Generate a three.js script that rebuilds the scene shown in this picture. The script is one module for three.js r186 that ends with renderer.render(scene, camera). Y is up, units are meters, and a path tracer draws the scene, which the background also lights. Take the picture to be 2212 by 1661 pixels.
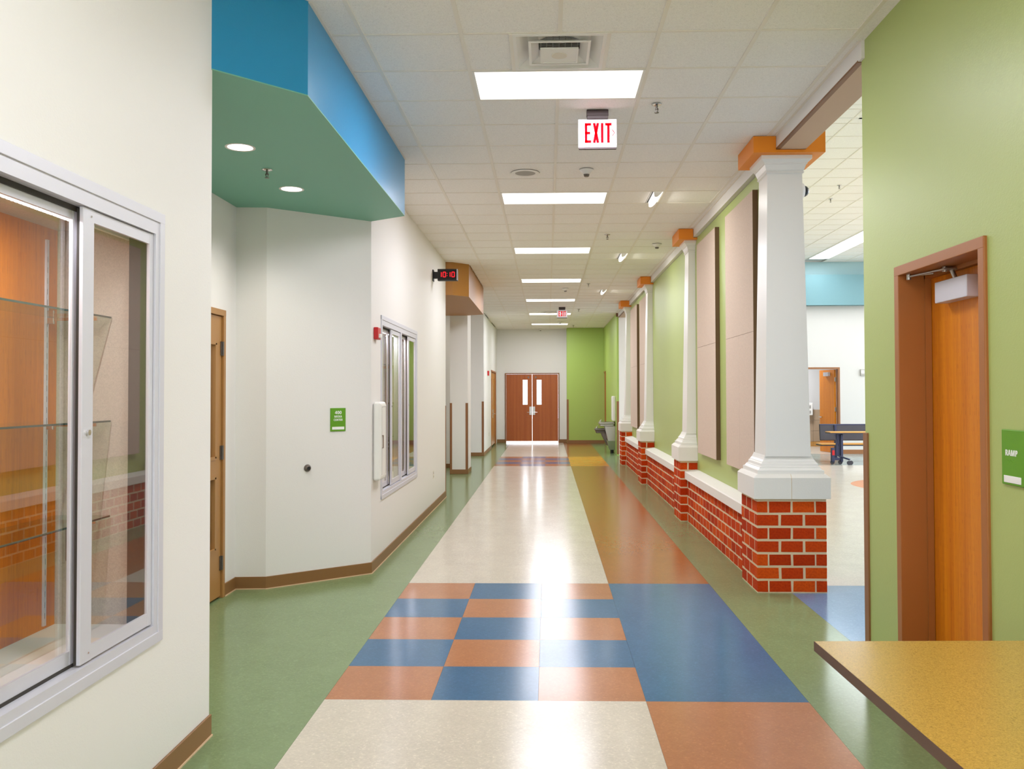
import * as THREE from 'three';
import { mergeGeometries } from 'three/addons/utils/BufferGeometryUtils.js';
import { RoundedBoxGeometry } from 'three/addons/geometries/RoundedBoxGeometry.js';
import { ConvexGeometry } from 'three/addons/geometries/ConvexGeometry.js';
import { TextGeometry } from 'three/addons/geometries/TextGeometry.js';
import { FontLoader } from 'three/addons/loaders/FontLoader.js';
import { RectAreaLightUniformsLib } from 'three/addons/lights/RectAreaLightUniformsLib.js';

// ------------------------------------------------------------------ camera, sky, exposure
const scene = new THREE.Scene();
const F = 1887.5, W = 2212, H = 1661;
const camera = new THREE.PerspectiveCamera(2 * Math.atan(H / 2 / F) * 180 / Math.PI, W / H, 0.05, 200);
camera.position.set(0, 1.746, 0);
camera.rotation.set(0.0206, 0.0252, -0.0025, 'YXZ');
camera.setViewOffset(W, H, -28.6, 21.3, W, H);
scene.add(camera);
scene.background = new THREE.Color(4.0, 4.25, 4.6);          // bright overcast day behind the exit doors
const renderer = new THREE.WebGLRenderer({ antialias: true });
renderer.toneMapping = THREE.LinearToneMapping;
renderer.toneMappingExposure = 1.52;
renderer.shadowMap.enabled = true;
RectAreaLightUniformsLib.init();
const HALL_LIGHT = [0.965, 0.97, 1.07], HALL_L = 20;          // ceiling troffers
const WASH_L = 26, CAN_I = 2.5;                                // wall washers, round downlights
const CAF_LIGHT = [0.92, 0.96, 1.02], CAF_L = 9.5;              // long lights of the bright dining hall

// ------------------------------------------------------------------ helpers
let seed = 7;
const rnd = () => { seed = (seed * 1664525 + 1013904223) >>> 0; return seed / 4294967296; };
const rr = (a, b) => a + (b - a) * rnd();
const used = {};
function numbered(n) { const k = used[n] = (used[n] ?? -1) + 1; return k ? n + '_' + String(k).padStart(3, '0') : n; }
function planar(g) {                                          // uv in metres, by the way each face looks
  g = g.index ? g.toNonIndexed() : g;
  const p = g.attributes.position, n = g.attributes.normal, uv = new Float32Array(p.count * 2);
  for (let i = 0; i < p.count; i++) {
    const ax = Math.abs(n.getX(i)), ay = Math.abs(n.getY(i)), az = Math.abs(n.getZ(i));
    const x = p.getX(i), y = p.getY(i), z = p.getZ(i);
    if (ay >= ax && ay >= az) { uv[2 * i] = x; uv[2 * i + 1] = z; }
    else if (ax >= az) { uv[2 * i] = z; uv[2 * i + 1] = y; }
    else { uv[2 * i] = x; uv[2 * i + 1] = y; }
  }
  for (const k of Object.keys(g.attributes)) if (!['position', 'normal'].includes(k)) g.deleteAttribute(k);
  g.setAttribute('uv', new THREE.BufferAttribute(uv, 2));
  return g;
}
const bx = (x0, x1, y0, y1, z0, z1) => planar(new THREE.BoxGeometry(Math.abs(x1 - x0), Math.abs(y1 - y0), Math.abs(z1 - z0)).translate((x0 + x1) / 2, (y0 + y1) / 2, (z0 + z1) / 2));
const rbx = (x0, x1, y0, y1, z0, z1, r = 0.005, s = 2) => planar(new RoundedBoxGeometry(Math.abs(x1 - x0), Math.abs(y1 - y0), Math.abs(z1 - z0), s, r).translate((x0 + x1) / 2, (y0 + y1) / 2, (z0 + z1) / 2));
const cyl = (r0, r1, h, n = 24) => planar(new THREE.CylinderGeometry(r0, r1, h, n));
const lathe = (pts, n = 32) => planar(new THREE.LatheGeometry(pts.map(([a, b]) => new THREE.Vector2(a, b)), n));
function tube(pts, r, n = 24, s = 8) { return planar(new THREE.TubeGeometry(new THREE.CatmullRomCurve3(pts.map((p) => new THREE.Vector3(...p))), n, r, s)); }
function rod(a, b, r, s = 8) {
  const A = new THREE.Vector3(...a), B = new THREE.Vector3(...b), d = B.clone().sub(A), g = new THREE.CylinderGeometry(r, r, d.length(), s);
  g.applyQuaternion(new THREE.Quaternion().setFromUnitVectors(new THREE.Vector3(0, 1, 0), d.clone().normalize()));
  return planar(g.translate(...A.add(B).multiplyScalar(0.5).toArray()));
}
function plan(pts, y0, y1, hole) {                            // a flat outline given as [x, z], raised from y0 to y1
  const s = new THREE.Shape(pts.map(([x, z]) => new THREE.Vector2(x, -z)));
  for (const h of hole ? [hole].flat() : []) s.holes.push(h);
  const g = new THREE.ExtrudeGeometry(s, { depth: y1 - y0, bevelEnabled: false, curveSegments: 48 });
  return planar(g.rotateX(-Math.PI / 2).translate(0, y0, 0));
}
function profile(pts, x0, x1) {                               // an outline given as [z, y], drawn out along x
  const s = new THREE.Shape(pts.map(([z, y]) => new THREE.Vector2(-z, y)));
  const g = new THREE.ExtrudeGeometry(s, { depth: x1 - x0, bevelEnabled: false });
  return planar(g.rotateY(Math.PI / 2).translate(x0, 0, 0));
}
function frustum(sections) {                                  // square rings [y, x0, x1, z0, z1], bottom to top
  const pos = [], q = (a, b, c, d) => pos.push(...a, ...b, ...c, ...a, ...c, ...d);
  const ring = ([y, x0, x1, z0, z1]) => [[x0, y, z1], [x1, y, z1], [x1, y, z0], [x0, y, z0]];
  for (let i = 0; i + 1 < sections.length; i++) { const A = ring(sections[i]), B = ring(sections[i + 1]); for (let k = 0; k < 4; k++) q(A[k], A[(k + 1) % 4], B[(k + 1) % 4], B[k]); }
  const A = ring(sections[0]), B = ring(sections.at(-1)); q(A[3], A[2], A[1], A[0]); q(B[0], B[1], B[2], B[3]);
  const g = new THREE.BufferGeometry(); g.setAttribute('position', new THREE.Float32BufferAttribute(pos, 3)); g.computeVertexNormals();
  return planar(g);
}
function mesh(name, geos, m, parent) {
  const g = Array.isArray(geos) ? (geos.length > 1 ? mergeGeometries(geos) : geos[0]) : geos;
  const o = new THREE.Mesh(g, m); o.castShadow = o.receiveShadow = true;
  o.name = parent ? name : numbered(name);
  (parent ?? scene).add(o);
  return o;
}
function tag(o, label, category, group, kind) {
  o.userData.label = label; o.userData.category = category;
  if (group) o.userData.group = group;
  if (kind) o.userData.kind = kind;
  return o;
}
function thing(name, label, category, group, at = [0, 0, 0]) {
  const o = new THREE.Group(); o.name = numbered(name); o.position.set(...at); scene.add(o);
  return tag(o, label, category, group);
}
function shell(name, geos, m, label, category) { const o = mesh(name, geos, m); o.userData = { kind: 'structure', label, category }; return o; }
function shellGroup(name, label, category) { const o = new THREE.Group(); o.name = numbered(name); scene.add(o); o.userData = { kind: 'structure', label, category }; return o; }
function dup(src, at, label) { const c = src.clone(); c.name = numbered(src.name.replace(/_\d{3}$/, '')); c.position.set(...at); c.userData = { ...src.userData, label }; scene.add(c); return c; }
function area(w, h, at, to, color, I) {
  const l = new THREE.RectAreaLight(new THREE.Color().setRGB(...color), I, w, h);
  l.position.set(...at); l.lookAt(...to); scene.add(l); return l;
}

// ------------------------------------------------------------------ textures
function noiseField(n, cell, s) {                             // tiling value noise
  const g = n / cell, v = new Float32Array(g * g), out = new Float32Array(n * n); let k = s;
  for (let i = 0; i < v.length; i++) { k = (k * 1664525 + 1013904223) >>> 0; v[i] = k / 4294967296; }
  for (let y = 0; y < n; y++) for (let x = 0; x < n; x++) {
    const fx = x / cell, fy = y / cell, ix = fx | 0, iy = fy | 0; let u = fx - ix, w = fy - iy; u = u * u * (3 - 2 * u); w = w * w * (3 - 2 * w);
    const a = v[iy * g + ix], b = v[iy * g + (ix + 1) % g], c = v[((iy + 1) % g) * g + ix], d = v[((iy + 1) % g) * g + (ix + 1) % g];
    out[y * n + x] = a + (b - a) * u + (c - a) * w + (a - b - c + d) * u * w;
  }
  return out;
}
function dataTex(n, fn, metres, srgb = true) {
  const d = new Uint8Array(n * n * 4);
  for (let i = 0; i < n * n; i++) { const c = fn(i, i % n, (i / n) | 0); const r = Array.isArray(c) ? c : [c, c, c]; for (let k = 0; k < 3; k++) d[4 * i + k] = Math.max(0, Math.min(255, r[k] * 255)); d[4 * i + 3] = 255; }
  const t = new THREE.DataTexture(d, n, n); t.wrapS = t.wrapT = THREE.RepeatWrapping; t.magFilter = THREE.LinearFilter; t.minFilter = THREE.LinearMipmapLinearFilter; t.generateMipmaps = true;
  if (srgb) t.colorSpace = THREE.SRGBColorSpace;
  t.repeat.set(1 / metres[0], 1 / metres[1]); t.needsUpdate = true; return t;
}
const N2 = noiseField(512, 2, 1), N4 = noiseField(512, 4, 2), N8 = noiseField(512, 8, 3), N16 = noiseField(512, 16, 4), N64 = noiseField(512, 64, 5), N128 = noiseField(512, 128, 6);
const linoMap = dataTex(512, (i) => { const f = N2[i] * .35 + N4[i] * .35 + N8[i] * .2 + N16[i] * .1; const fleck = Math.max(0, N4[i] * .6 + N2[i] * .4 - .72) * .9; return .93 + (f - .5) * .11 + (N64[i] - .5) * .03 + fleck * .6; }, [1.3, 1.3]);
const linoBump = dataTex(512, (i) => N128[i] * .55 + N64[i] * .3 + N16[i] * .15, [1.8, 1.8], false);
const tileMap = dataTex(512, (i) => { const pit = (N2[i] > .8 ? -.09 : 0) + (N4[i] > .86 ? -.05 : 0); return .985 + pit + (N8[i] - .5) * .02; }, [.6, .6]);
const paintBump = dataTex(512, (i) => N4[i] * .6 + N8[i] * .4, [.6, .6], false);
const fabricMap = dataTex(512, (i, x, y) => .93 + ((x >> 1) % 2 ? .03 : -.03) * ((y >> 1) % 2 ? 1 : -1) + (N2[i] - .5) * .12 + (N8[i] - .5) * .04, [.5, .5]);
const brickMap = dataTex(512, (i) => { const f = N2[i] * .3 + N4[i] * .3 + N16[i] * .4; return [.99 + (f - .5) * .3, .94 + (f - .5) * .45, .88 + (f - .5) * .45]; }, [.35, .35]);
const brickBump = dataTex(512, (i) => N4[i] * .6 + N16[i] * .4, [.3, .3], false);
const speckMap = dataTex(512, (i) => .93 + (N2[i] - .5) * .16 + (N4[i] > .8 ? -.07 : 0) + (N4[i] < .15 ? .07 : 0), [.6, .6]);
function wood(light, dark, metres, s) {                       // long upright grain
  const a = noiseField(512, 2, s), b = noiseField(512, 32, s + 1), c = noiseField(512, 8, s + 2), L = new THREE.Color(light), D = new THREE.Color(dark);
  const lg = L.clone().convertLinearToSRGB(), dg = D.clone().convertLinearToSRGB();
  return dataTex(512, (i, x, y) => {
    const yy = (y / 24) | 0, band = b[yy * 512 + x] * .5 + c[((y / 16) | 0) * 512 + x] * .3;
    const fine = a[((y / 20) | 0) * 512 + x] * .28 + (N2[((y / 4) | 0) * 512 + x] > .78 ? .22 : 0);
    const t = Math.min(1, Math.max(0, band * .8 + fine * .9 - .12));
    return [lg.r + (dg.r - lg.r) * t, lg.g + (dg.g - lg.g) * t, lg.b + (dg.b - lg.b) * t];
  }, metres);
}
// ------------------------------------------------------------------ materials
const mat = (o) => new THREE.MeshPhysicalMaterial({ roughness: .6, ...o });
const paint = (c, o = {}) => mat({ color: c, roughness: .55, bumpMap: paintBump, bumpScale: .0003, ...o });
const lino = (c) => mat({ color: c, map: linoMap, roughness: .185, bumpMap: linoBump, bumpScale: .0006, ior: 1.5, specularIntensity: .62 });
const M = {
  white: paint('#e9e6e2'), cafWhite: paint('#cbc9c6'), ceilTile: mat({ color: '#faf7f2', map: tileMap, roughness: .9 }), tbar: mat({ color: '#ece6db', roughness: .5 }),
  green: paint('#aebd70', { roughness: .42 }), greenFar: paint('#a6c05e', { roughness: .45 }),
  blue: paint('#2291c6', { roughness: .3 }), teal: paint('#79b8a0', { roughness: .5 }), brownPaint: paint('#a8712c', { roughness: .45 }), orange: paint('#f08c0c', { roughness: .45 }),
  tan: paint('#c9a98a'), trimBrown: mat({ color: '#7c4d20', roughness: .45 }), guard: mat({ color: '#8f5f38', roughness: .4 }), base: mat({ color: '#8a6238', roughness: .45 }), caulk: mat({ color: '#d8b894', roughness: .6 }),
  floorGreen: lino('#82986a'), floorBeige: lino('#dbd1c0'), floorOrange: lino('#bb7d55'), floorBlue: lino('#3d6f96'), floorYellow: lino('#e59b35'), floorStrip: lino('#ae6c36'),
  cafBlue: lino('#6d95bb'), cafCream: lino('#ded7ca'), cafGrey: lino('#9fb0ad'), cafOrange: lino('#eeA070'), slab: mat({ color: '#8c8a84', roughness: .9 }),
  mortar: mat({ color: '#e0c8a2', roughness: .95, bumpMap: brickBump, bumpScale: .002 }),
  bricks: ['#c8420a', '#d24c0c', '#b83806', '#c43f09', '#da5610'].map((c) => mat({ color: c, map: brickMap, roughness: .9, specularIntensity: .35, bumpMap: brickBump, bumpScale: .0025 })),
  stone: mat({ color: '#e9e5dc', roughness: .8, bumpMap: paintBump, bumpScale: .0006 }), column: mat({ color: '#eeece6', roughness: .32 }),
  fabric: mat({ color: '#e2cdba', map: fabricMap, roughness: .95 }), panelEdge: mat({ color: '#6b5136', roughness: .8 }), seam: mat({ color: '#9c8a78', roughness: .9 }),
  doorWood: mat({ color: '#ffffff', map: wood('#ea9418', '#bb5a08', [.9, 2.6], 11), roughness: .38 }), farWood: mat({ color: '#ffffff', map: wood('#b86628', '#94420f', [.9, 2.6], 21), roughness: .4 }),
  caseWood: mat({ color: '#ffffff', map: wood('#e08400', '#b05a00', [1.3, 2.6], 31), roughness: .45 }), frame: mat({ color: '#a5662e', roughness: .42 }), alcoveDoor: mat({ color: '#ab7c45', roughness: .42 }), tanDoor: mat({ color: '#c4862f', roughness: .42 }),
  alu: mat({ color: '#d3d2da', roughness: .42, metalness: .15 }), aluDark: mat({ color: '#8b857f', roughness: .45, metalness: .5 }), black: mat({ color: '#1a1817', roughness: .5 }), gasket: mat({ color: '#35302b', roughness: .7 }),
  steel: mat({ color: '#b9b6b0', roughness: .28, metalness: .9 }), steelDark: mat({ color: '#77706a', roughness: .35, metalness: .85 }), chrome: mat({ color: '#d8d6d2', roughness: .15, metalness: 1 }),
  glass: new THREE.MeshPhysicalMaterial({ color: '#ffffff', transmission: 1, thickness: 0, roughness: .01, ior: 1.52 }),
  shelfGlass: new THREE.MeshPhysicalMaterial({ color: '#e4f0e8', transmission: 1, thickness: 0, roughness: .01, ior: 1.52 }), glassEdge: mat({ color: '#2f4a40', roughness: .25 }),
  caseBeige: mat({ color: '#c9bcab', map: fabricMap, roughness: .8 }), caseFloor: mat({ color: '#dcd7cf', roughness: .6 }),
  plasticWhite: mat({ color: '#eceae4', roughness: .4 }), red: mat({ color: '#c3141a', roughness: .4 }), signGreen: mat({ color: '#5f9a12', roughness: .5 }), signWhite: mat({ color: '#f2f2ee', roughness: .5 }),
  counter: mat({ color: '#cba24a', map: speckMap, roughness: .26 }), counterEdge: mat({ color: '#5b4334', roughness: .5 }), cabinet: mat({ color: '#dcd3c4', roughness: .5 }),
  exitRed: mat({ color: '#d80010', emissive: '#d8000c', emissiveIntensity: .35, roughness: .85, specularIntensity: .15 }), exitFace: mat({ color: '#d9d3d4', emissive: '#ffffff', emissiveIntensity: .05, roughness: .12, specularIntensity: .6 }), exitBlack: mat({ color: '#3a2a28', roughness: .5 }),
  led: mat({ color: '#ff2030', emissive: '#ff0820', emissiveIntensity: .8, roughness: .5 }), clockFace: mat({ color: '#170406', roughness: .2 }),
  lens: mat({ color: '#ffffff', emissive: '#fffaf2', emissiveIntensity: 1.25, roughness: .5 }), coolLens: mat({ color: '#ffffff', emissive: '#f8fcff', emissiveIntensity: 1.5, roughness: .5 }), ledDot: mat({ color: '#ffffff', emissive: '#f2f6ff', emissiveIntensity: 2.5, roughness: .5 }),
  reflector: mat({ color: '#f5f3ee', roughness: .3 }), grey: mat({ color: '#a7a49e', roughness: .6 }), darkGrille: mat({ color: '#2b1f22', roughness: .7 }), cream: mat({ color: '#e4dccd', roughness: .5 }), outletTan: mat({ color: '#8f7a66', roughness: .5 }),
  teal1: paint('#a0c0c4'), teal2: paint('#6c949c'), navy: mat({ color: '#2d3152', roughness: .45 }), tableDark: mat({ color: '#35333d', roughness: .5 }), benchWood: mat({ color: '#d79a45', roughness: .45 }), tileBrown: mat({ color: '#ae967c', roughness: .35 }), baseTile: mat({ color: '#c7924e', roughness: .35 }),
};
const CE = 3.954, CAFH = 5.42;                                // hall ceiling, dining-hall ceiling
const TW = .6096;

// ------------------------------------------------------------------ floor
const XL = -1.276, C1 = XL + TW, C2 = C1 + TW, XR = C2 + TW, XO = XR + 1.5 * TW, XG = 2.12;
const floor = shellGroup('floor', 'glossy linoleum corridor floor with green borders, cream strip and coloured checker bands', 'floor');
mesh('slab', bx(-4.4, 18, -.15, -.0045, -31, 3.2), M.slab, floor);
const sheet = (x0, x1, z0, z1, m, n = 'floor_tile') => mesh(n, bx(x0 + .0006, x1 - .0006, -.0045, 0, z0 + .0006, z1 - .0006), m, floor);
sheet(-4.3, -3.5, -8.3, -4.9, M.floorBeige, 'floor_sheet');
for (const [a, b] of [[3.19, -2], [-2, -8.04], [-8.04, -14.1], [-14.1, -20.84], [-20.84, -26], [-26, -30.7]]) { sheet(-3.5, XL, b, a, M.floorGreen, 'floor_sheet'); sheet(XO, XG, b, a, M.floorGreen, 'floor_sheet'); }
function band(z0) {                                           // three by five checker with its plain field beside it
  for (let r = 0; r < 5; r++) for (let c = 0; c < 3; c++) sheet(XL + c * TW, XL + (c + 1) * TW, z0 + r * TW, z0 + (r + 1) * TW, (r + c) % 2 ? M.floorBlue : M.floorOrange);
}
band(-8.039); band(-23.86); 
sheet(XR, XO, -8.039, -8.039 + 5 * TW, M.floorBlue, 'floor_sheet'); sheet(XR, XO, -23.86, -23.86 + 5 * TW, M.floorYellow, 'floor_sheet');
for (const [a, b] of [[3.19, -8.039 + 5 * TW], [-8.039, -23.86 + 5 * TW], [-23.86, -30.7]]) { sheet(XL, XR, b, a, M.floorBeige, 'floor_sheet'); sheet(XR, XO, b, a, a > 0 ? M.floorOrange : M.floorStrip, 'floor_sheet'); }
sheet(XG, 17.9, -7.98, -5.2, M.cafBlue, 'floor_sheet');
{ const h = new THREE.Path(); h.absarc(7.1, 16.4, 1.4, 0, Math.PI * 2);
  mesh('floor_sheet', plan([[XG, -7.981], [17.9, -7.981], [17.9, -21], [XG, -21]], -.0045, 0, h), M.cafCream, floor);
  mesh('floor_disc', plan([...Array(64)].map((_, i) => [7.1 + 1.399 * Math.cos(-i / 32 * Math.PI), -16.4 + 1.399 * Math.sin(-i / 32 * Math.PI)]).reverse(), -.0045, 0), M.cafOrange, floor); }
sheet(XG, 17.9, -24.9, -21, M.cafGrey, 'floor_sheet'); sheet(5, 10, -28.4, -24.9, M.cafCream, 'floor_sheet');

// ------------------------------------------------------------------ left side walls
const K1 = { z0: -3.88, z1: -1.41, y0: .65, y1: 2.55 };      // display case in the near wall
const K2 = { z0: -11.41, z1: -8.94 };
function wallWithHole(x0, x1, y1, z0, z1, hz0, hz1, hy0, hy1) {
  return [bx(x0, x1, 0, y1, z0, hz0), bx(x0, x1, 0, y1, hz1, z1), bx(x0, x1, hy1, y1, hz0, hz1), ...(hy0 > 0 ? [bx(x0, x1, 0, hy0, hz0, hz1)] : [])];
}
shell('wall_left', [...wallWithHole(-1.85, -1.73, CE + .05, -4.45, 3.2, K1.z0 + .05, K1.z1 - .05, K1.y0 + .05, K1.y1 - .05), bx(-2.95, -1.85, 0, CE + .05, -4.45, -4.3)], M.white, 'off white wall nearest the camera, holding the large display case', 'wall');
shell('wall_alcove', [bx(-2.95, -2.79, 0, CE, -7.9, -7.48), bx(-2.95, -2.79, 2.46, CE, -7.48, -4.45), bx(-2.95, -2.79, 0, CE, -5.5, -4.45),
  plan([[-2.95, -7.76], [-2.79, -7.76], [-2.52, -7.78], [-1.712, -8.448], [-1.86, -8.448], [-2.45, -7.95], [-2.95, -7.95]], 0, 3.5)], M.white, 'angled off white wall of the recessed doorway under the blue soffit', 'wall');
shell('wall_second', wallWithHole(-1.86, -1.712, CE + .05, -14.68, -8.452, K2.z0 + .05, K2.z1 - .05, K1.y0 + .05, K1.y1 - .05), M.white, 'cream wall with the smaller display case and the red digital clock', 'wall');
shell('wall_recess', [bx(-3.3, -1.865, 0, CE, -14.68, -14.53), bx(-3.3, -3.15, 0, CE, -24.2, -14.6), bx(-3.3, -2.0, 0, CE, -20.45, -20.3), bx(-3.3, -1.76, 0, CE + .05, -24.25, -24.1)], M.white, 'white walls at the back of the far recess behind the square pier', 'wall');
shell('wall_pier', bx(-2.095, -1.715, 0, CE, -19.55, -18.77), M.white, 'square cream pier with two brown corner guards in the far recess', 'wall');
{ const o = shell('wall_far_left', [bx(-1.95, -1.76, 0, CE + .05, -27.3, -24.2), bx(-1.95, -1.76, 0, CE + .05, -30.7, -29.75), bx(-1.95, -1.76, 2.46, CE + .05, -29.75, -27.3)], M.white, 'short white left wall beside the far exit doors', 'wall'); void o; }
shell('wall_far', [bx(-1.95, -1.475, 0, CE + .05, -30.7, -30.5), bx(.418, .7, 0, CE + .05, -30.7, -30.5), bx(-1.475, .418, 2.43, CE + .05, -30.7, -30.5)], M.white, 'beige end wall around the double exit doors', 'wall');
shell('wall_far_green', bx(.672, 2.1, 0, CE + .05, -30.7, -29.9), M.greenFar, 'bright green end wall panel right of the exit doors', 'wall');
// ------------------------------------------------------------------ right side walls
shell('wall_right', wallWithHole(2.0, 2.24, CE + .05, -5.556, 3.2, -5.0, -4.05, 0, 2.42), M.green, 'sage green wall nearest the camera with the recessed wooden door', 'wall');
shell('wall_right_middle', [bx(2.03, 2.22, 0, 3.836, -21.63, -8.29)], M.green, 'light green corridor wall behind the beige acoustic panels', 'wall');
shell('wall_right_far', wallWithHole(1.94, 2.2, CE + .05, -29.95, -24.4, -29.95, -28.95, 0, 2.46), M.greenFar, 'short green wall behind the drinking fountain', 'wall');
shell('wall_right_end', bx(1.995, 2.202, 0, 3.836, -24.4, -24.392), M.plasticWhite, 'narrow white wall end at the far opening to the dining hall', 'wall');
const beam = shellGroup('beam', 'long white ceiling beam with brown edge strip above the columns', 'beam');
mesh('fascia', bx(1.98, 2.23, 3.842, CE + .3, -24.42, -5.5), M.white, beam);
for (const [a, b] of [[-7.545, -5.56], [-24.4, -21.66]]) { mesh('edge_strip', [bx(1.981, 2.012, 3.836, 3.8425, a, b), bx(1.9775, 1.9815, 3.836, 3.85, a, b)], M.trimBrown, beam); mesh('underside', bx(2.012, 2.232, 3.838, 3.8425, a, b), M.tan, beam); }
mesh('end_block', bx(1.925, 1.992, 3.86, 3.96, -24.46, -24.38), M.trimBrown, beam);
// ------------------------------------------------------------------ dining hall beyond the openings
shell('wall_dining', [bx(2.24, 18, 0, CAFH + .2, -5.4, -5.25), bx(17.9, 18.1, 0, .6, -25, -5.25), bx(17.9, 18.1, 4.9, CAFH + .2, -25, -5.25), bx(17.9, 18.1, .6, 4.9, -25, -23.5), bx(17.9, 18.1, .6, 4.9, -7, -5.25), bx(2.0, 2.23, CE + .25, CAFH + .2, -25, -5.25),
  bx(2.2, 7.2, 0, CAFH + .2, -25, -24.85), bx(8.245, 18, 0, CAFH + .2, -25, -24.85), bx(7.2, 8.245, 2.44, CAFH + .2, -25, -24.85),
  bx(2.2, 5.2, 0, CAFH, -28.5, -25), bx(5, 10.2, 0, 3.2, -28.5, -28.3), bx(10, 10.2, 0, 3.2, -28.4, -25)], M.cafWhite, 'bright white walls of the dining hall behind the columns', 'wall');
shell('wall_dining_band', [bx(2.2, 17.9, 4.17, 5.02, -24.86, -24.55)], M.teal2, 'teal bulkhead band high on the dining hall end wall', 'bulkhead');
shell('wall_dining_upper', [bx(2.2, 17.9, 5.02, CAFH, -24.86, -24.84)], M.teal1, 'pale teal strip of wall above the dining hall bulkhead', 'wall');
shell('baseboard_dining', [bx(8.25, 17.9, 0, .12, -24.86, -24.835), bx(2.3, 7.19, 0, .12, -24.86, -24.835)], M.guard, 'brown baseboard along the dining hall end wall', 'baseboard');
const caf = shellGroup('ceiling_dining', 'bright white suspended ceiling of the dining hall', 'ceiling');
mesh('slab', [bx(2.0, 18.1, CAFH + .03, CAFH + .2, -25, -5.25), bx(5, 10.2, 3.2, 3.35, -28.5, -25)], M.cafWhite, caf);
{ const g = [], b = [], gx = (k) => 7.1752 + k * TW, rows = [0, 6, 11], spans = [[2.3, gx(0)], [gx(1), gx(6)], [gx(7), gx(11)], [gx(12), 17.8]];
  for (let k = -8; k < 18; k++) for (let z = -24.8; z < -5.6; z += TW) if (!rows.includes(k)) g.push(bx(gx(k) + .012, gx(k + 1) - .012, CAFH, CAFH + .02, z + .012, Math.min(z + TW - .012, -5.42)));
  mesh('tile', g, M.ceilTile, caf).userData.kind = 'stuff';
  for (let z = -24.8; z < -5.5; z += TW) for (const [x0, x1] of spans) b.push(bx(x0, x1, CAFH - .004, CAFH + .004, z - .012, z + .012));
  for (let k = -8; k < 18; k++) b.push(bx(gx(k) - .012, gx(k) + .012, CAFH - .005, CAFH + .003, -24.84, -5.42));
  mesh('grid_bar', b, M.tbar, caf).userData.kind = 'stuff'; }
{ const o = shellGroup('window_2', 'tall windows of the dining hall, out of view on the right', 'window'); for (let i = 0; i <= 8; i++) mesh('mullion', bx(17.95, 18.05, .6, 4.9, -23.5 + i * 2.0525, -23.42 + i * 2.0525), M.alu, o); for (let i = 0; i < 8; i++) mesh('window_pane', bx(17.998, 18.002, .6, 4.9, -23.42 + i * 2.0525, -21.4475 + i * 2.0525), M.glass, o); for (const y of [.6, 2.7, 4.84]) mesh('transom', bx(17.951, 18.049, y, y + .06, -23.5, -7), M.alu, o); }
shell('ground_side', bx(18.1, 40, -.3, -.03, -40, 8), mat({ color: '#cfcdc6', roughness: .9 }), 'pale pavement outside the dining hall windows', 'pavement');
// outside, behind the exit doors
shell('ground_outside', bx(-14, 16, -.3, -.03, -60, -30.72), mat({ color: '#cfcdc6', roughness: .9 }), 'pale pavement outside the exit doors', 'pavement');
// behind the camera
shell('wall_behind', [bx(-1.73, -1.5, 0, CE + .1, 3.0, 3.2), bx(1.75, 2.0, 0, CE + .1, 3.0, 3.2), bx(-1.5, 1.75, 2.95, CE + .1, 3.0, 3.2), bx(-1.5, 1.75, 0, .1, 3.0, 3.2)], M.white, 'white wall with a glazed entrance behind the camera', 'wall');
{ const o = shellGroup('window_1', 'glazed entrance behind the camera', 'window'); for (const x of [-1.5, -.44, .645, 1.7]) mesh('frame', bx(x, x + .05, .1, 2.95, 3.06, 3.14), M.alu, o); for (const y of [.1, 2.9]) mesh('frame', bx(-1.5, 1.75, y, y + .05, 3.061, 3.139), M.alu, o); for (const x of [-1.45, -.39, .695]) mesh('window_pane', bx(x, x + 1.01, .15, 2.9, 3.098, 3.102), M.glass, o); }
shell('ground_front', bx(-9, 9, -.3, -.03, 3.22, 16), mat({ color: '#cfcdc6', roughness: .9 }), 'pale pavement outside the entrance behind the camera', 'pavement');

// ------------------------------------------------------------------ corridor ceiling
const X = [...Array(7)].map((_, k) => -1.745 + k * TW), Z0 = -5.3296 + TW * 10;     // grid lines
const ceiling = shellGroup('ceiling', 'white suspended tile ceiling running down the corridor', 'ceiling');
mesh('slab', [bx(-3.4, 2.0, CE + .12, CE + .3, -30.8, 3.2), bx(2.0, 2.24, CE + .04, CE + .3, -5.5, 3.2), bx(-3.4, -1.73, CE, CE + .12, -30.8, 3.2), bx(1.9, 2.3, CE + .04, CE + .3, -30.8, -24.4)], M.white, ceiling);
const zr = (j) => Z0 - j * TW;                                                      // near edge of row j
const lightRows = [4, 10, 16, 22, 28, 34, 40, 46].map((k) => k + 1 - .0), isLight = (j) => ((j - 11) % 6 === 0 && j >= 11 && j <= 47) || j === 4 ;
const WASH = [17, 24, 32], DIFF = [10, 40];
const tileGeo = new Map();
function ceilTile(x0, x1, z0, z1, stuff) {
  const w = x1 - x0 - .024, d = z1 - z0 - .024, key = w.toFixed(3) + d.toFixed(3);
  if (stuff) return bx(x0 + .012, x1 - .012, CE + .0065, CE + .02, z0 + .012, z1 - .012);
  if (!tileGeo.has(key)) tileGeo.set(key, [0, 1, 2].map(() => { const g = bx(-w / 2 - .008, w / 2 + .008, .004, .02, -d / 2 - .008, d / 2 + .008), u = g.attributes.uv, a = rnd(), b = rnd(); for (let i = 0; i < u.count; i++) u.setXY(i, u.getX(i) + a, u.getY(i) + b); return g; }));
  const o = mesh('tile', tileGeo.get(key)[(rnd() * 3) | 0], M.ceilTile, ceiling); o.position.set((x0 + x1) / 2, CE, (z0 + z1) / 2);
}
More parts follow.
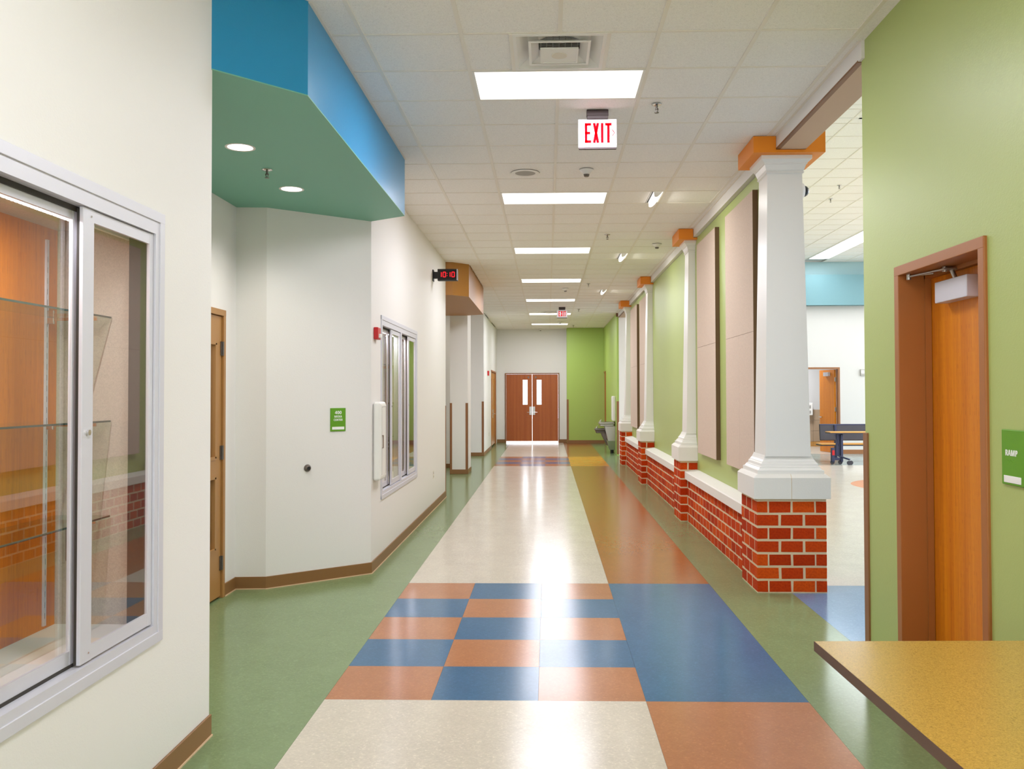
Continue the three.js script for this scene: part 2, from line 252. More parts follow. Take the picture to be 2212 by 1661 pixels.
{ const loose = [];
  for (let j = -3; j < 52; j++) {
    const z1 = zr(j), z0 = Math.max(zr(j + 1), -30.5); if (z1 < -30.45) break;
    for (let c = 0; c < 6; c++) {
      if (isLight(j) && (c === 2 || c === 3)) continue;
      let x0 = X[c], x1 = X[c + 1]; if (WASH.includes(j) && c === 4) x1 -= .15;
      if (DIFF.includes(j) && c === 2) x1 -= TW / 2; if (DIFF.includes(j) && c === 3) x0 += TW / 2;
      if (c === 0 && ((z0 >= -8.2 && z1 <= -4.86) || (z0 >= -18.4 && z1 <= -15))) x0 = -1.338;
      if (z1 > .4) loose.push(ceilTile(x0, x1, z0, z1, true)); else ceilTile(x0, x1, z0, z1);
    }
    mesh('cross_tee', bx(-1.73, 1.9126, CE, CE + .006, z1 - .011, z1 + .011), M.tbar, ceiling);
  }
  mesh('tile', loose, M.ceilTile, ceiling).userData.kind = 'stuff';
  for (let k = 0; k < 7; k++) {
    if (k === 3) { let a = 3; for (let j = -3; j < 51; j++) if (isLight(j) || DIFF.includes(j)) { if (a - zr(j) > .1) mesh('runner', bx(X[3] - .013, X[3] + .013, CE - .001, CE + .006, zr(j), a), M.tbar, ceiling); a = zr(j + 1); } mesh('runner', bx(X[3] - .013, X[3] + .013, CE - .001, CE + .006, -30.5, a), M.tbar, ceiling); }
    else mesh('runner', bx(X[k] - .013, X[k] + .013, CE - .001, CE + .006, -30.5, 3), M.tbar, ceiling);
  }
  mesh('border_strip', bx(X[6] + .013, 2.0, CE + .002, CE + .02, -30.5, 3), M.ceilTile, ceiling);
  mesh('wall_angle', [bx(1.962, 1.98, CE - .002, CE + .002, -24.4, -5.5), bx(-1.343, -1.325, CE - .002, CE + .002, -8.2, -4.86), bx(-1.76, -1.735, CE - .001, CE + .002, -30.5, -18.7), bx(-1.73, -1.71, CE - .001, CE + .002, -14.68, -8.45)], M.tbar, ceiling);
}
// ceiling soffits
{ const s = shellGroup('soffit', 'deep blue dropped soffit with green underside over the recessed doorway', 'soffit');
  const P = [[-1.73, -4.44], [-1.343, -4.855], [-1.343, -8.2], [-1.73, -8.46], [-2.53, -7.79], [-2.8, -7.77], [-2.8, -4.44]];
  const hole = (x, z) => { const h = new THREE.Path(); h.absarc(x, -z, .086, 0, Math.PI * 2); return h; }, cans = [hole(-2.083, -5.86), hole(-2.09, -7.078)];
  mesh('side', plan([...P].reverse(), 3.425, CE + .06, cans), M.blue, s); mesh('underside', plan([...P].reverse(), 3.419, 3.4255, cans), M.teal, s);
  const s2 = shellGroup('soffit', 'brown dropped soffit over the far recess behind the clock', 'soffit');
  const Q = [[-1.74, -14.69], [-1.6, -14.72], [-1.345, -14.99], [-1.345, -18.42], [-1.74, -18.66], [-3.2, -18.66], [-3.2, -14.69]];
  mesh('side', plan([...Q].reverse(), 3.4, CE + .06, hole(-2.4, -16.6)), M.brownPaint, s2); }

// ------------------------------------------------------------------ baseboards and corner guards
function baseRun(name, pts, label, h = .11, caulk = true, m = M.base) {             // pts run with the room on their right-hand side
  const o = shellGroup(name, label, 'baseboard'), g = [], q = [];
  for (let i = 0; i + 1 < pts.length; i++) {
    const [ax, az] = pts[i], [bx_, bz] = pts[i + 1], L = Math.hypot(bx_ - ax, bz - az), t = Math.atan2(-(bz - az), bx_ - ax);
    const put = (geo) => planar(geo.rotateY(t).translate(ax, 0, az));
    g.push(put(new RoundedBoxGeometry(L + .012, h, .012, 1, .004).translate(L / 2, h / 2, .006)));
    q.push(put(new THREE.BoxGeometry(L + .01, .008, .008).translate(L / 2, .004, .014)));
  }
  mesh('cove_strip', g, m, o); if (caulk) mesh('caulk_bead', q, M.caulk, o);
}
baseRun('baseboard_left', [[-1.73, 3], [-1.73, -4.45]], 'brown baseboard along the near left wall under the large display case');
baseRun('baseboard_alcove', [[-2.79, -7.49], [-2.79, -7.76], [-2.52, -7.78], [-1.712, -8.448]], 'brown baseboard around the angled wall of the recessed doorway');
baseRun('baseboard_second', [[-1.712, -8.448], [-1.712, -14.68]], 'brown baseboard under the smaller display case wall');
baseRun('baseboard_pier', [[-2.095, -18.77], [-1.715, -18.77], [-1.715, -19.55]], 'brown baseboard around the square pier', .1, false);
baseRun('baseboard_recess', [[-3.1, -24.1], [-1.76, -24.1], [-1.76, -27.25]], 'brown baseboard at the corner past the square pier', .1, false);
baseRun('baseboard_inner', [[-3.1, -20.3], [-2.0, -20.3]], 'dark brown baseboard deep in the far recess', .1, false);
baseRun('baseboard_far', [[-1.76, -30.5], [-1.475, -30.5]], 'brown baseboard left of the exit doors', .12, false);
baseRun('baseboard_far', [[.418, -30.5], [.672, -30.5]], 'short brown baseboard right of the exit doors', .12, false);
baseRun('baseboard_far', [[.672, -29.9], [1.94, -29.9]], 'brown baseboard under the green end wall', .12, false);
baseRun('baseboard_right', [[2.0, -4.01], [2.0, 3]], 'brown baseboard of the near green wall behind the counter');
function guard(x, z, sx, sz, y0, y1, w, label) { const o = tag(mesh('corner_guard', [bx(x - sx * .004, x + sx * w, y0, y1, z, z + sz * .004), bx(x - sx * .004, x, y0, y1, z - sz * w, z + sz * .004)], M.guard), label, 'corner guard'); return o; }
// sx: the wall lies towards +x or -x of the corner; sz: its end face looks towards +z or -z
tag(mesh('corner_guard', [rbx(1.989, 2.004, .1, 1.49, -5.57, -5.5, .003), rbx(2.0, 2.06, .1, 1.49, -5.57, -5.556, .003)], M.guard), 'brown vinyl corner guard on the end of the near green wall', 'corner guard');
tag(mesh('corner_guard', [bx(-2.1, -2.05, .1, 1.527, -18.77, -18.764), bx(-2.1, -2.095, .1, 1.527, -18.83, -18.764)], M.guard), 'left brown corner guard on the square pier', 'corner guard');
tag(mesh('corner_guard', [bx(-1.76, -1.71, .1, 1.527, -18.77, -18.764), bx(-1.715, -1.71, .1, 1.527, -18.83, -18.764)], M.guard), 'right brown corner guard on the square pier, facing the corridor', 'corner guard');
tag(mesh('corner_guard', [bx(-1.812, -1.755, .1, 1.505, -24.1, -24.094), bx(-1.76, -1.755, .1, 1.505, -24.16, -24.094)], M.guard), 'brown corner guard on the wall corner past the square pier', 'corner guard');
tag(mesh('corner_guard', [bx(-1.712, -1.706, .1, 1.53, -14.69, -14.63), bx(-1.77, -1.706, .1, 1.53, -14.69, -14.68)], M.guard), 'thin brown corner guard at the end of the clock wall', 'corner guard');
tag(mesh('corner_guard', [bx(.666, .73, .1, 1.51, -29.9, -29.892), bx(.664, .672, .1, 1.51, -29.96, -29.892)], M.guard), 'brown corner guard at the left edge of the green end wall', 'corner guard');
tag(mesh('corner_guard', [bx(1.934, 1.992, .03, 1.5, -24.4, -24.392), bx(1.934, 1.94, .03, 1.5, -24.46, -24.392)], M.guard), 'brown corner guard beside the drinking fountain', 'corner guard');

// ------------------------------------------------------------------ troffers and other ceiling fittings
{ const proto = thing('ceiling_light', '', 'ceiling light', 'rectangular ceiling lights down the corridor', [(X[2] + X[4]) / 2, CE, zr(11) - TW / 2]);
  const w = TW, d = TW / 2;
  mesh('housing', [bx(-w, w, .06, .075, -d, d), bx(-w + .002, -w + .012, .004, .06, -d + .002, d - .002), bx(w - .012, w - .002, .004, .06, -d + .002, d - .002), bx(-w + .012, w - .012, .004, .06, d - .012, d - .002), bx(-w + .012, w - .012, .004, .06, -d + .002, -d + .012)], M.plasticWhite, proto);
  mesh('frame', [rbx(-w + .012, w - .012, -.003, .012, d - .024, d - .01, .002), rbx(-w + .012, w - .012, -.003, .012, -d + .01, -d + .024, .002), rbx(-w + .012, -w + .03, -.003, .012, -d + .01, d - .01, .002), rbx(w - .03, w - .012, -.003, .012, -d + .01, d - .01, .002)], M.plasticWhite, proto);
  mesh('diffuser', rbx(-w + .028, w - .028, .001, .008, -d + .022, d - .022, .002), M.lens, proto);
  const where = { 4: 'ceiling light right above the camera, out of view', 11: 'large ceiling light nearest the camera, touching the square air diffuser', 17: 'second ceiling light from the camera, past the round speaker', 23: 'third ceiling light from the camera, level with the second column', 29: 'fourth ceiling light from the camera, level with the clock soffit', 35: 'fifth ceiling light from the camera, before the far exit sign', 41: 'sixth ceiling light, partly hidden by the far exit sign', 47: 'farthest ceiling light, in front of the end wall' };
  let first = true;
  for (const j of [11, 17, 23, 29, 35, 41, 47, 4]) {
    const at = [(X[2] + X[4]) / 2, CE, zr(j) - TW / 2];
    if (first) { proto.userData.label = where[j]; first = false; } else dup(proto, at, where[j]);
    area(2 * w - .07, TW - .06, [at[0], CE - .006, at[2]], [at[0], 0, at[2]], HALL_LIGHT, HALL_L);
  }
}
{ const p = thing('wall_washer', '', 'wall light', 'recessed wall washers along the right side of the ceiling', [X[4], CE, zr(17)]);
  const x0 = .46, x1 = TW - .012;
  mesh('housing', [bx(x0, x1, .05, .06, -TW + .012, -.012), bx(x0, x0 + .008, .002, .06, -TW + .012, -.012), bx(x1 - .008, x1, .002, .06, -TW + .012, -.012), bx(x0, x1, .002, .06, -.02, -.012), bx(x0, x1, .002, .06, -TW + .012, -TW + .02)], M.plasticWhite, p);
  mesh('slot', bx(x0 + .009, x0 + .028, .003, .01, -TW + .03, -.03), M.black, p);
  const R = new THREE.Shape(); R.moveTo(x0 + .03, .01); R.lineTo(x0 + .034, -.045); R.quadraticCurveTo(x0 + .05, -.06, x0 + .075, -.045); R.quadraticCurveTo(x1 - .03, -.02, x1 - .012, .01);
  mesh('diffuser', planar(new THREE.ExtrudeGeometry(R, { depth: TW - .09, bevelEnabled: false, curveSegments: 10 }).translate(0, 0, -TW + .045)), M.lens, p);
  for (const z of [-.044, -TW + .04]) mesh('end_plate', planar(new THREE.ExtrudeGeometry(R, { depth: .004, bevelEnabled: false, curveSegments: 10 }).translate(0, 0, z)), M.reflector, p);
  const L = { 17: 'bright recessed wall washer between the first and second columns', 24: 'bright recessed wall washer between the second and third columns', 32: 'small bright wall washer between the third and last columns' };
  p.userData.label = L[17];
  for (const j of WASH) { const z = zr(j) - TW / 2; if (j !== 17) dup(p, [X[4], CE, zr(j)], L[j]); area(TW - .1, .06, [X[4] + .585, CE - .045, z], [X[4] + 1.0, CE - .95, z], [1, .97, .93], WASH_L); }
}
{ // square air diffuser
  const p = thing('air_diffuser', 'square white stepped air diffuser beside the nearest ceiling light', 'air vent', 'square air diffusers', [X[3], CE, zr(10) - TW / 2]);
  const a = TW / 2, ring = (o, i, y0, y1) => [bx(-o, o, y0, y1, i, o), bx(-o, o, y0, y1, -o, -i), bx(-o, -i, y0, y1, -i, i), bx(i, o, y0, y1, -i, i)];
  mesh('face_plate', ring(a - .004, a - .035, -.004, .006), M.plasticWhite, p);
  const slope = (o, i, y0, y1, t = .004) => { const g = []; for (let k = 0; k < 4; k++) { const s = new THREE.BufferGeometry(); const q = [[-o, y0, o], [o, y0, o], [i, y1, i], [-i, y1, i]], q2 = q.map(([x, y, z]) => [x * .985, y + t, z * .985]); const idx = [0, 1, 2, 0, 2, 3], v = []; for (const n of [2, 1, 0, 3, 2, 0]) v.push(...q[n]); for (const n of idx) v.push(...q2[n]); s.setAttribute('position', new THREE.Float32BufferAttribute(v, 3)); s.computeVertexNormals(); s.rotateY(k * Math.PI / 2); g.push(planar(s)); } return g; };
  mesh('outer_cone', slope(.272, .2, .004, .05), M.plasticWhite, p);
  mesh('top_plate', lathe([[.15, .05], [.28, .05], [.28, .054], [.15, .054], [.15, .05]], 40), M.plasticWhite, p);
  mesh('duct_neck', lathe([[.15, .05], [.15, .16], [.155, .16], [.155, .05]], 40), M.grey, p);
  mesh('duct_cover', cyl(.15, .15, .004, 40).translate(0, .15, 0), M.darkGrille, p);
  mesh('duct_grille', [-.12, -.08, -.04, 0, .04, .08, .12].flatMap((v) => { const l = Math.sqrt(.0225 - v * v); return [bx(-l, l, .064, .067, v - .0025, v + .0025), bx(v - .0025, v + .0025, .064, .067, -l, l)]; }), M.grey, p);
  mesh('middle_cone', [...slope(.195, .135, -.004, .026), ...ring(.197, .18, -.009, -.003)], M.plasticWhite, p);
  mesh('centre_plate', [rbx(-.12, .12, -.02, -.014, -.12, .12, .002), ...ring(.122, .11, -.026, -.016)], M.plasticWhite, p);
  for (const q of [-1, 1]) mesh('strut', rod([q * .19, 0, -.05], [q * .16, .05, -.1], .004), M.plasticWhite, p);
  mesh('centre_button', cyl(.05, .05, .006).translate(0, -.021, .0), M.cream, p);
  for (const q of [-1, 1]) mesh('side_tee', bx(q * a - .012, q * a + .012, -.005, .02, -a, a), M.tbar, p);
  mesh('hanger_strap', bx(-.222, -.205, .05, .054, -.12, .0), M.red, p);
  dup(p, [X[3], CE, zr(40) - TW / 2], 'far air diffuser in front of the sixth ceiling light');
}
function sprinkler(x, y, z, label) {
  const p = thing('sprinkler', label, 'sprinkler', 'ceiling fire sprinklers', [x, y, z]);
  mesh('escutcheon', lathe([[.005, 0], [.04, 0], [.038, -.006], [.02, -.012], [.008, -.012]], 20), M.chrome, p);
  mesh('body', cyl(.009, .007, .03, 10).translate(0, -.026, 0), M.steelDark, p);
  mesh('frame_arm', [rod([-.012, -.035, 0], [-.004, -.062, 0], .003), rod([.012, -.035, 0], [.004, -.062, 0], .003), bx(-.013, .013, -.038, -.033, -.004, .004)], M.steelDark, p);
  mesh('deflector', cyl(.017, .017, .003, 16).translate(0, -.065, 0), M.steelDark, p);
  return p;
}
sprinkler(.845, CE, -6.68, 'fire sprinkler right of the nearest exit sign');
sprinkler(.848, CE, -12.22, 'small fire sprinkler between second and third ceiling lights');
sprinkler(.84, CE, -17.72, 'small fire sprinkler left of the third wall washer');
sprinkler(.838, CE, -23.14, 'tiny fire sprinkler right of the far exit sign');
sprinkler(.86, CE, -28.7, 'tiny fire sprinkler above the green end wall');
sprinkler(-2.09, 3.42, -6.45, 'dark fire sprinkler between the two round downlights in the soffit');
sprinkler(5.4, CAFH, -16.7, 'nearer tiny sprinkler on the dining hall ceiling');
sprinkler(5.2, CAFH, -15.6, 'higher tiny sprinkler on the dining hall ceiling');
function smoke(x, z, label) {
  const p = thing('smoke_detector', label, 'smoke detector', 'ceiling smoke detectors', [x, CE, z]);
  mesh('base', lathe([[0, 0], [.07, 0], [.068, -.012], [.045, -.03], [.035, -.05], [0, -.05]], 28), M.plasticWhite, p);
  mesh('sensor_cage', [cyl(.03, .028, .006, 20).translate(0, -.054, 0), cyl(.026, .022, .008, 20).translate(0, -.068, 0), ...[0, 1, 2, 3].map((k) => bx(.022, .026, -.068, -.05, -.003, .003).rotateY(k * Math.PI / 2))], M.steelDark, p);
}
smoke(.394, -8.62, 'smoke detector before the second ceiling light'); smoke(1.637, -13.0, 'smoke detector beside the second column top'); smoke(.39, -18.5, 'small smoke detector past the fourth ceiling light'); smoke(.4, -27.1, 'tiny smoke detector near the farthest ceiling light'); smoke(-.232, -30.2, 'tiny smoke detector above the exit doors');
{ const p = thing('ceiling_speaker', 'round white flush speaker in the ceiling left of the smoke detector', 'speaker', null, [-.215, CE, -8.735]);
  mesh('rim', lathe([[.1, 0], [.145, 0], [.14, -.006], [.105, -.008], [.1, -.002]], 40), M.plasticWhite, p); mesh('grille', cyl(.101, .101, .004, 40).translate(0, -.003, 0), M.grey, p); }
// exit signs
const font = await new FontLoader().loadAsync('fonts/droid/droid_sans_bold.typeface.json');
function text(s, size, depth, sx = 1) { const g = new TextGeometry(s, { font, size, depth, curveSegments: 4, bevelEnabled: false }); g.computeBoundingBox(); const b = g.boundingBox; g.translate(-(b.min.x + b.max.x) / 2, 0, 0); g.scale(sx, 1, 1); return planar(g); }
function exitSign(x, y, z, w, h, label) {                     // y is the lower edge
  const p = thing('exit_sign', label, 'exit sign', null, [x, 0, z]);
  mesh('canopy', [rbx(-.085, .085, CE - .045, CE + .002, -.03, .03, .004), rbx(-.082, .082, CE - .07, CE - .04, -.026, .026, .004)], M.exitBlack, p);
  mesh('panel', rbx(-w / 2, w / 2, y + .008, CE - .068, -.008, .008, .005), M.exitFace, p);
  mesh('bottom_rail', rbx(-w / 2 + .004, w / 2 - .004, y - .006, y + .01, -.012, .012, .003), M.exitBlack, p);
  const s = h * .62;
  const stroke = (u0, v0, u1, v1, t) => { const L = Math.hypot(u1 - u0, v1 - v0); return planar(new THREE.BoxGeometry(t, L, .003).rotateZ(Math.atan2(-(u1 - u0), v1 - v0)).translate((u0 + u1) / 2, (v0 + v1) / 2, .0085)); };
  const lw = w * .165, t = w * .066, by = y + .022 + h * .09, ty = by + s;
  const letters = { E: (a) => [stroke(a + t / 2, by, a + t / 2, ty, t), stroke(a, ty - t / 2, a + lw, ty - t / 2, t), stroke(a, by + t / 2, a + lw, by + t / 2, t), stroke(a, (by + ty) / 2, a + lw * .85, (by + ty) / 2, t)],
    X: (a) => [stroke(a + t / 2, by, a + lw - t / 2, ty, t), stroke(a + lw - t / 2, by, a + t / 2, ty, t)], I: (a) => [stroke(a + t / 2, by, a + t / 2, ty, t)], T: (a) => [stroke(a + lw / 2, by, a + lw / 2, ty, t), stroke(a, ty - t / 2, a + lw, ty - t / 2, t)] };
  let a = -w * .33; for (const c of 'EXIT') { mesh('letter', letters[c](a), M.exitRed, p); a += (c === 'I' ? t : lw) + w * .044; }
  mesh('chevron', [stroke(w * .38, by + s * .66, w * .44, by + s * .5, t * .25), stroke(w * .44, by + s * .5, w * .38, by + s * .34, t * .25)], M.exitRed, p);
}
exitSign(.399, 3.655, -6.82, .302, .25, 'lit red and white exit sign hanging below the nearest ceiling light'); exitSign(.388, 3.675, -22.6, .27, .22, 'small far exit sign in front of the sixth ceiling light');
// round downlights
{ const p = thing('downlight', '', 'downlight', 'round downlights in the blue soffit', [-2.083, 3.42, -5.86]);
  mesh('trim_ring', lathe([[.084, .004], [.1, .001], [.1, -.004], [.084, -.003], [.084, .004]], 40), M.plasticWhite, p);
  mesh('reflector_cone', lathe([[.084, -.002], [.08, .03], [.055, .08]], 40), M.lens, p);
  mesh('lamp', cyl(.055, .055, .01, 32).translate(0, .078, 0), M.lens, p);
  p.userData.label = 'round downlight in the soffit nearer the camera, left of the sprinkler';
  dup(p, [-2.09, 3.42, -7.078], 'round downlight in the soffit nearer the angled wall');
  dup(p, [-2.4, 3.4, -16.6], 'round downlight hidden under the brown soffit'); dup(p, [-2.7, CE, -19.6], 'round downlight in the recess behind the square pier');
  for (const [x, y, z] of [[-2.083, 3.415, -5.86], [-2.09, 3.415, -7.078], [-2.4, 3.395, -16.6], [-2.7, CE - .005, -19.6]]) { const l = new THREE.SpotLight(new THREE.Color().setRGB(1, .95, .85), CAN_I, 0, 1.15, .8, 2); l.position.set(x, y, z); l.target.position.set(x, 0, z); l.castShadow = true; l.shadow.radius = 4; scene.add(l, l.target); }
}
// soffit needs openings for the cans: they sit just below it
// ------------------------------------------------------------------ display cases
{ const y0 = .65, y1 = 2.55, hw = 1.235, p = thing('display_case', 'large aluminium framed display case in the near left wall, with glass shelves', 'display case', 'wall display cases', [-1.73, 0, (K1.z0 + K1.z1) / 2]);
  const fw = .08;                                             // local: x out of the wall, z along it
  const fl = .045;
  mesh('frame', [rbx(-.02, .012, y1 - fl, y1, -hw, hw, .002), rbx(-.02, .012, y0, y0 + fl, -hw, hw, .002), rbx(-.02, .0115, y0 + .001, y1 - .001, -hw, -hw + fl, .002), rbx(-.02, .0115, y0 + .001, y1 - .001, hw - fl, hw, .002),
    bx(-.11, .006, y1 - fw - .02, y1 - fl, -hw + .01, hw - .01), bx(-.11, .006, y0 + fl, y0 + fw, -hw + .01, hw - .01), bx(-.11, .006, y0 + fw, y1 - fw, -hw + fl, -hw + fw), bx(-.11, .006, y0 + fw, y1 - fw, hw - fw, hw - fl)], M.alu, p);
  mesh('mullion', rbx(-.08, .008, y0 + fw, y1 - fw - .02, -.03, .03, .003), M.alu, p);
  for (const [x, a, b] of [[-.075, y1 - fw - .045, y1 - fw - .018], [-.04, y1 - fw - .04, y1 - fw - .018], [-.045, y0 + fw, y0 + fw + .012]]) mesh('track', bx(x, x + .005, a, b, -hw + fw, hw - fw), M.gasket, p);
  const pane = (za, zb, xf, sub) => {                        // a sliding glass door
    const d0 = .015, sa = sub ? .034 : .042, sb = sub ? .08 : .042, g = p, d = mesh('sliding_door', [rbx(xf - d0, xf, y0 + fw + .008, y1 - fw - .022, za, za + sa, .002), rbx(xf - d0, xf, y0 + fw + .008, y1 - fw - .022, zb - sb, zb, .002), bx(xf - d0 + .001, xf - .001, y1 - fw - .07, y1 - fw - .024, za + sa, zb - sb), bx(xf - d0 + .001, xf - .001, y0 + fw + .01, y0 + fw + .062, za + sa, zb - sb)], M.alu, g);
    mesh('glass_pane', bx(xf - .009, xf - .005, y0 + fw + .06, y1 - fw - .068, za + sa - .004, zb - sb + .004), M.glass, d).castShadow = true;
    if (sub) { mesh('lock', cyl(.011, .011, .012, 16).rotateZ(Math.PI / 2).translate(xf + .004, 1.6, zb - sb / 2), M.chrome, d); mesh('screw', [cyl(.004, .004, .004, 8).rotateZ(Math.PI / 2).translate(xf + .001, y1 - fw - .05, zb - sb * .7), cyl(.004, .004, .004, 8).rotateZ(Math.PI / 2).translate(xf + .001, y0 + fw + .04, zb - sb * .7)], M.chrome, d); }
    mesh('gasket', [bx(xf - .026, xf - d0, y0 + fw + .01, y1 - fw - .03, zb - .008, zb - .002), bx(xf - .026, xf - d0, y0 + fw + .01, y1 - fw - .03, za + .002, za + .008)], M.gasket, d);
  };
  for (const c of [-1, 1]) { const a = c < 0 ? -hw + fw : .03, b = a + 1.125; pane(a + .002, a + .585, -.004, true); pane(a + .545, b - .002, -.042, false); }
  mesh('back_panel', bx(-.475, -.46, y0 + .06, y1 - .06, -hw + .01, hw - .01), M.caseWood, p);
  mesh('end_panel', bx(-.47, -.11, y0 + .05, y1 - .05, -hw + .02, -hw + .035), M.caseBeige, p); mesh('end_panel', bx(-.47, -.11, y0 + .05, y1 - .05, hw - .035, hw - .02), M.caseBeige, p);
  for (const [a, b] of [[-hw + fw, -hw + fw + .003], [hw - fw - .003, hw - fw]]) mesh('end_jamb', bx(-.112, -.02, y0 + fw, y1 - fw, a, b), M.gasket, p);
  mesh('case_floor', bx(-.46, -.11, y0 + .055, y0 + .075, -hw + .02, hw - .02), M.caseFloor, p);
  mesh('case_top', bx(-.46, -.11, y1 - .075, y1 - .06, -hw + .02, hw - .02), M.caseBeige, p);
  for (const y of [1.2, 1.62, 2.08]) for (const [a, b] of [[-hw + .045, -.02], [.02, hw - .045]]) { const s = mesh('glass_shelf', bx(-.455, -.21, y, y + .008, a, b), M.shelfGlass, p); mesh('shelf_edge', bx(-.2105, -.208, y, y + .008, a, b), M.glassEdge, s);
    for (const z of [a + .08, b - .08]) mesh('shelf_bracket', [bx(-.458, -.23, y - .016, y - .001, z - .004, z + .004), rbx(-.456, -.42, y - .03, y + .0, z - .006, z + .006, .003)], M.chrome, s); }
  for (const z of [-hw + .125, -.1, .1, hw - .125]) { const s = mesh('shelf_standard', [bx(-.4595, -.45, y0 + .09, y1 - .13, z - .009, z - .003), bx(-.4595, -.45, y0 + .09, y1 - .13, z + .003, z + .009)], M.alu, p);
    mesh('slot_strip', [...Array(34)].map((_, i) => bx(-.459, -.452, y0 + .12 + i * .047, y0 + .145 + i * .047, z - .003, z + .003)), M.gasket, s); }
  mesh('led_channel', bx(-.13, -.115, 2.425, 2.437, -hw + .05, hw - .05), M.plasticWhite, p);
  { const g = []; for (let z = -.74; z < .74; z += .024) g.push(bx(-.13, -.115, 2.417, 2.425, z - .0075, z + .0075)); const s = mesh('led_strip', g, M.ledDot, p); s.userData.label = 'row of small white light diodes'; }
  { const s = mesh('outlet', rbx(-.41, -.338, 1.005, 1.145, -hw + .035, -hw + .042, .003), M.outletTan, p); mesh('socket', [cyl(.016, .016, .006, 16).rotateX(Math.PI / 2).translate(-.374, 1.1, -hw + .043), cyl(.016, .016, .006, 16).rotateX(Math.PI / 2).translate(-.374, 1.05, -hw + .043)], M.cream, s); }
  dup(p, [-1.712, 0, (K2.z0 + K2.z1) / 2], 'aluminium framed display case farther along, beside the white cabinet');
  for (const [x, z] of [[-1.73, (K1.z0 + K1.z1) / 2], [-1.712, (K2.z0 + K2.z1) / 2]]) area(1.48, .003, [x - .1225, 2.415, z], [x - .3, 1.2, z], [.97, .98, 1], 700);
}
// ------------------------------------------------------------------ brick columns
function brickGeo(L, h, d) {                                  // a slightly uneven chamfered brick, L along x
  const pts = [], c = .0025; for (const sx of [-1, 1]) for (const sy of [-1, 1]) for (const sz of [-1, 1]) { const j = () => rr(-.0022, .0022), x = sx * L / 2 + j(), y = sy * h / 2 + j(), z = sz * d / 2 + j() * .3;
    pts.push(new THREE.Vector3(x - sx * c, y, z), new THREE.Vector3(x, y - sy * c, z), new THREE.Vector3(x, y, z - sz * c)); }
  return planar(new ConvexGeometry(pts));
}
const COURSE = .1146, BH = .0935, BL = .184, JT = .021, BD = .09;
const bricksOf = {}; const brickOf = (L, d) => { const k = L.toFixed(3) + d.toFixed(3); bricksOf[k] ??= [...Array(6)].map(() => brickGeo(L, BH, d)); return bricksOf[k][(rnd() * 6) | 0]; };
function putBrick(p, L, d, x, y, z, turn) { const o = mesh('brick', brickOf(L, d), M.bricks[(rnd() * 5) | 0], p); o.position.set(x, y, z); o.rotation.y = turn ? Math.PI / 2 : 0; }
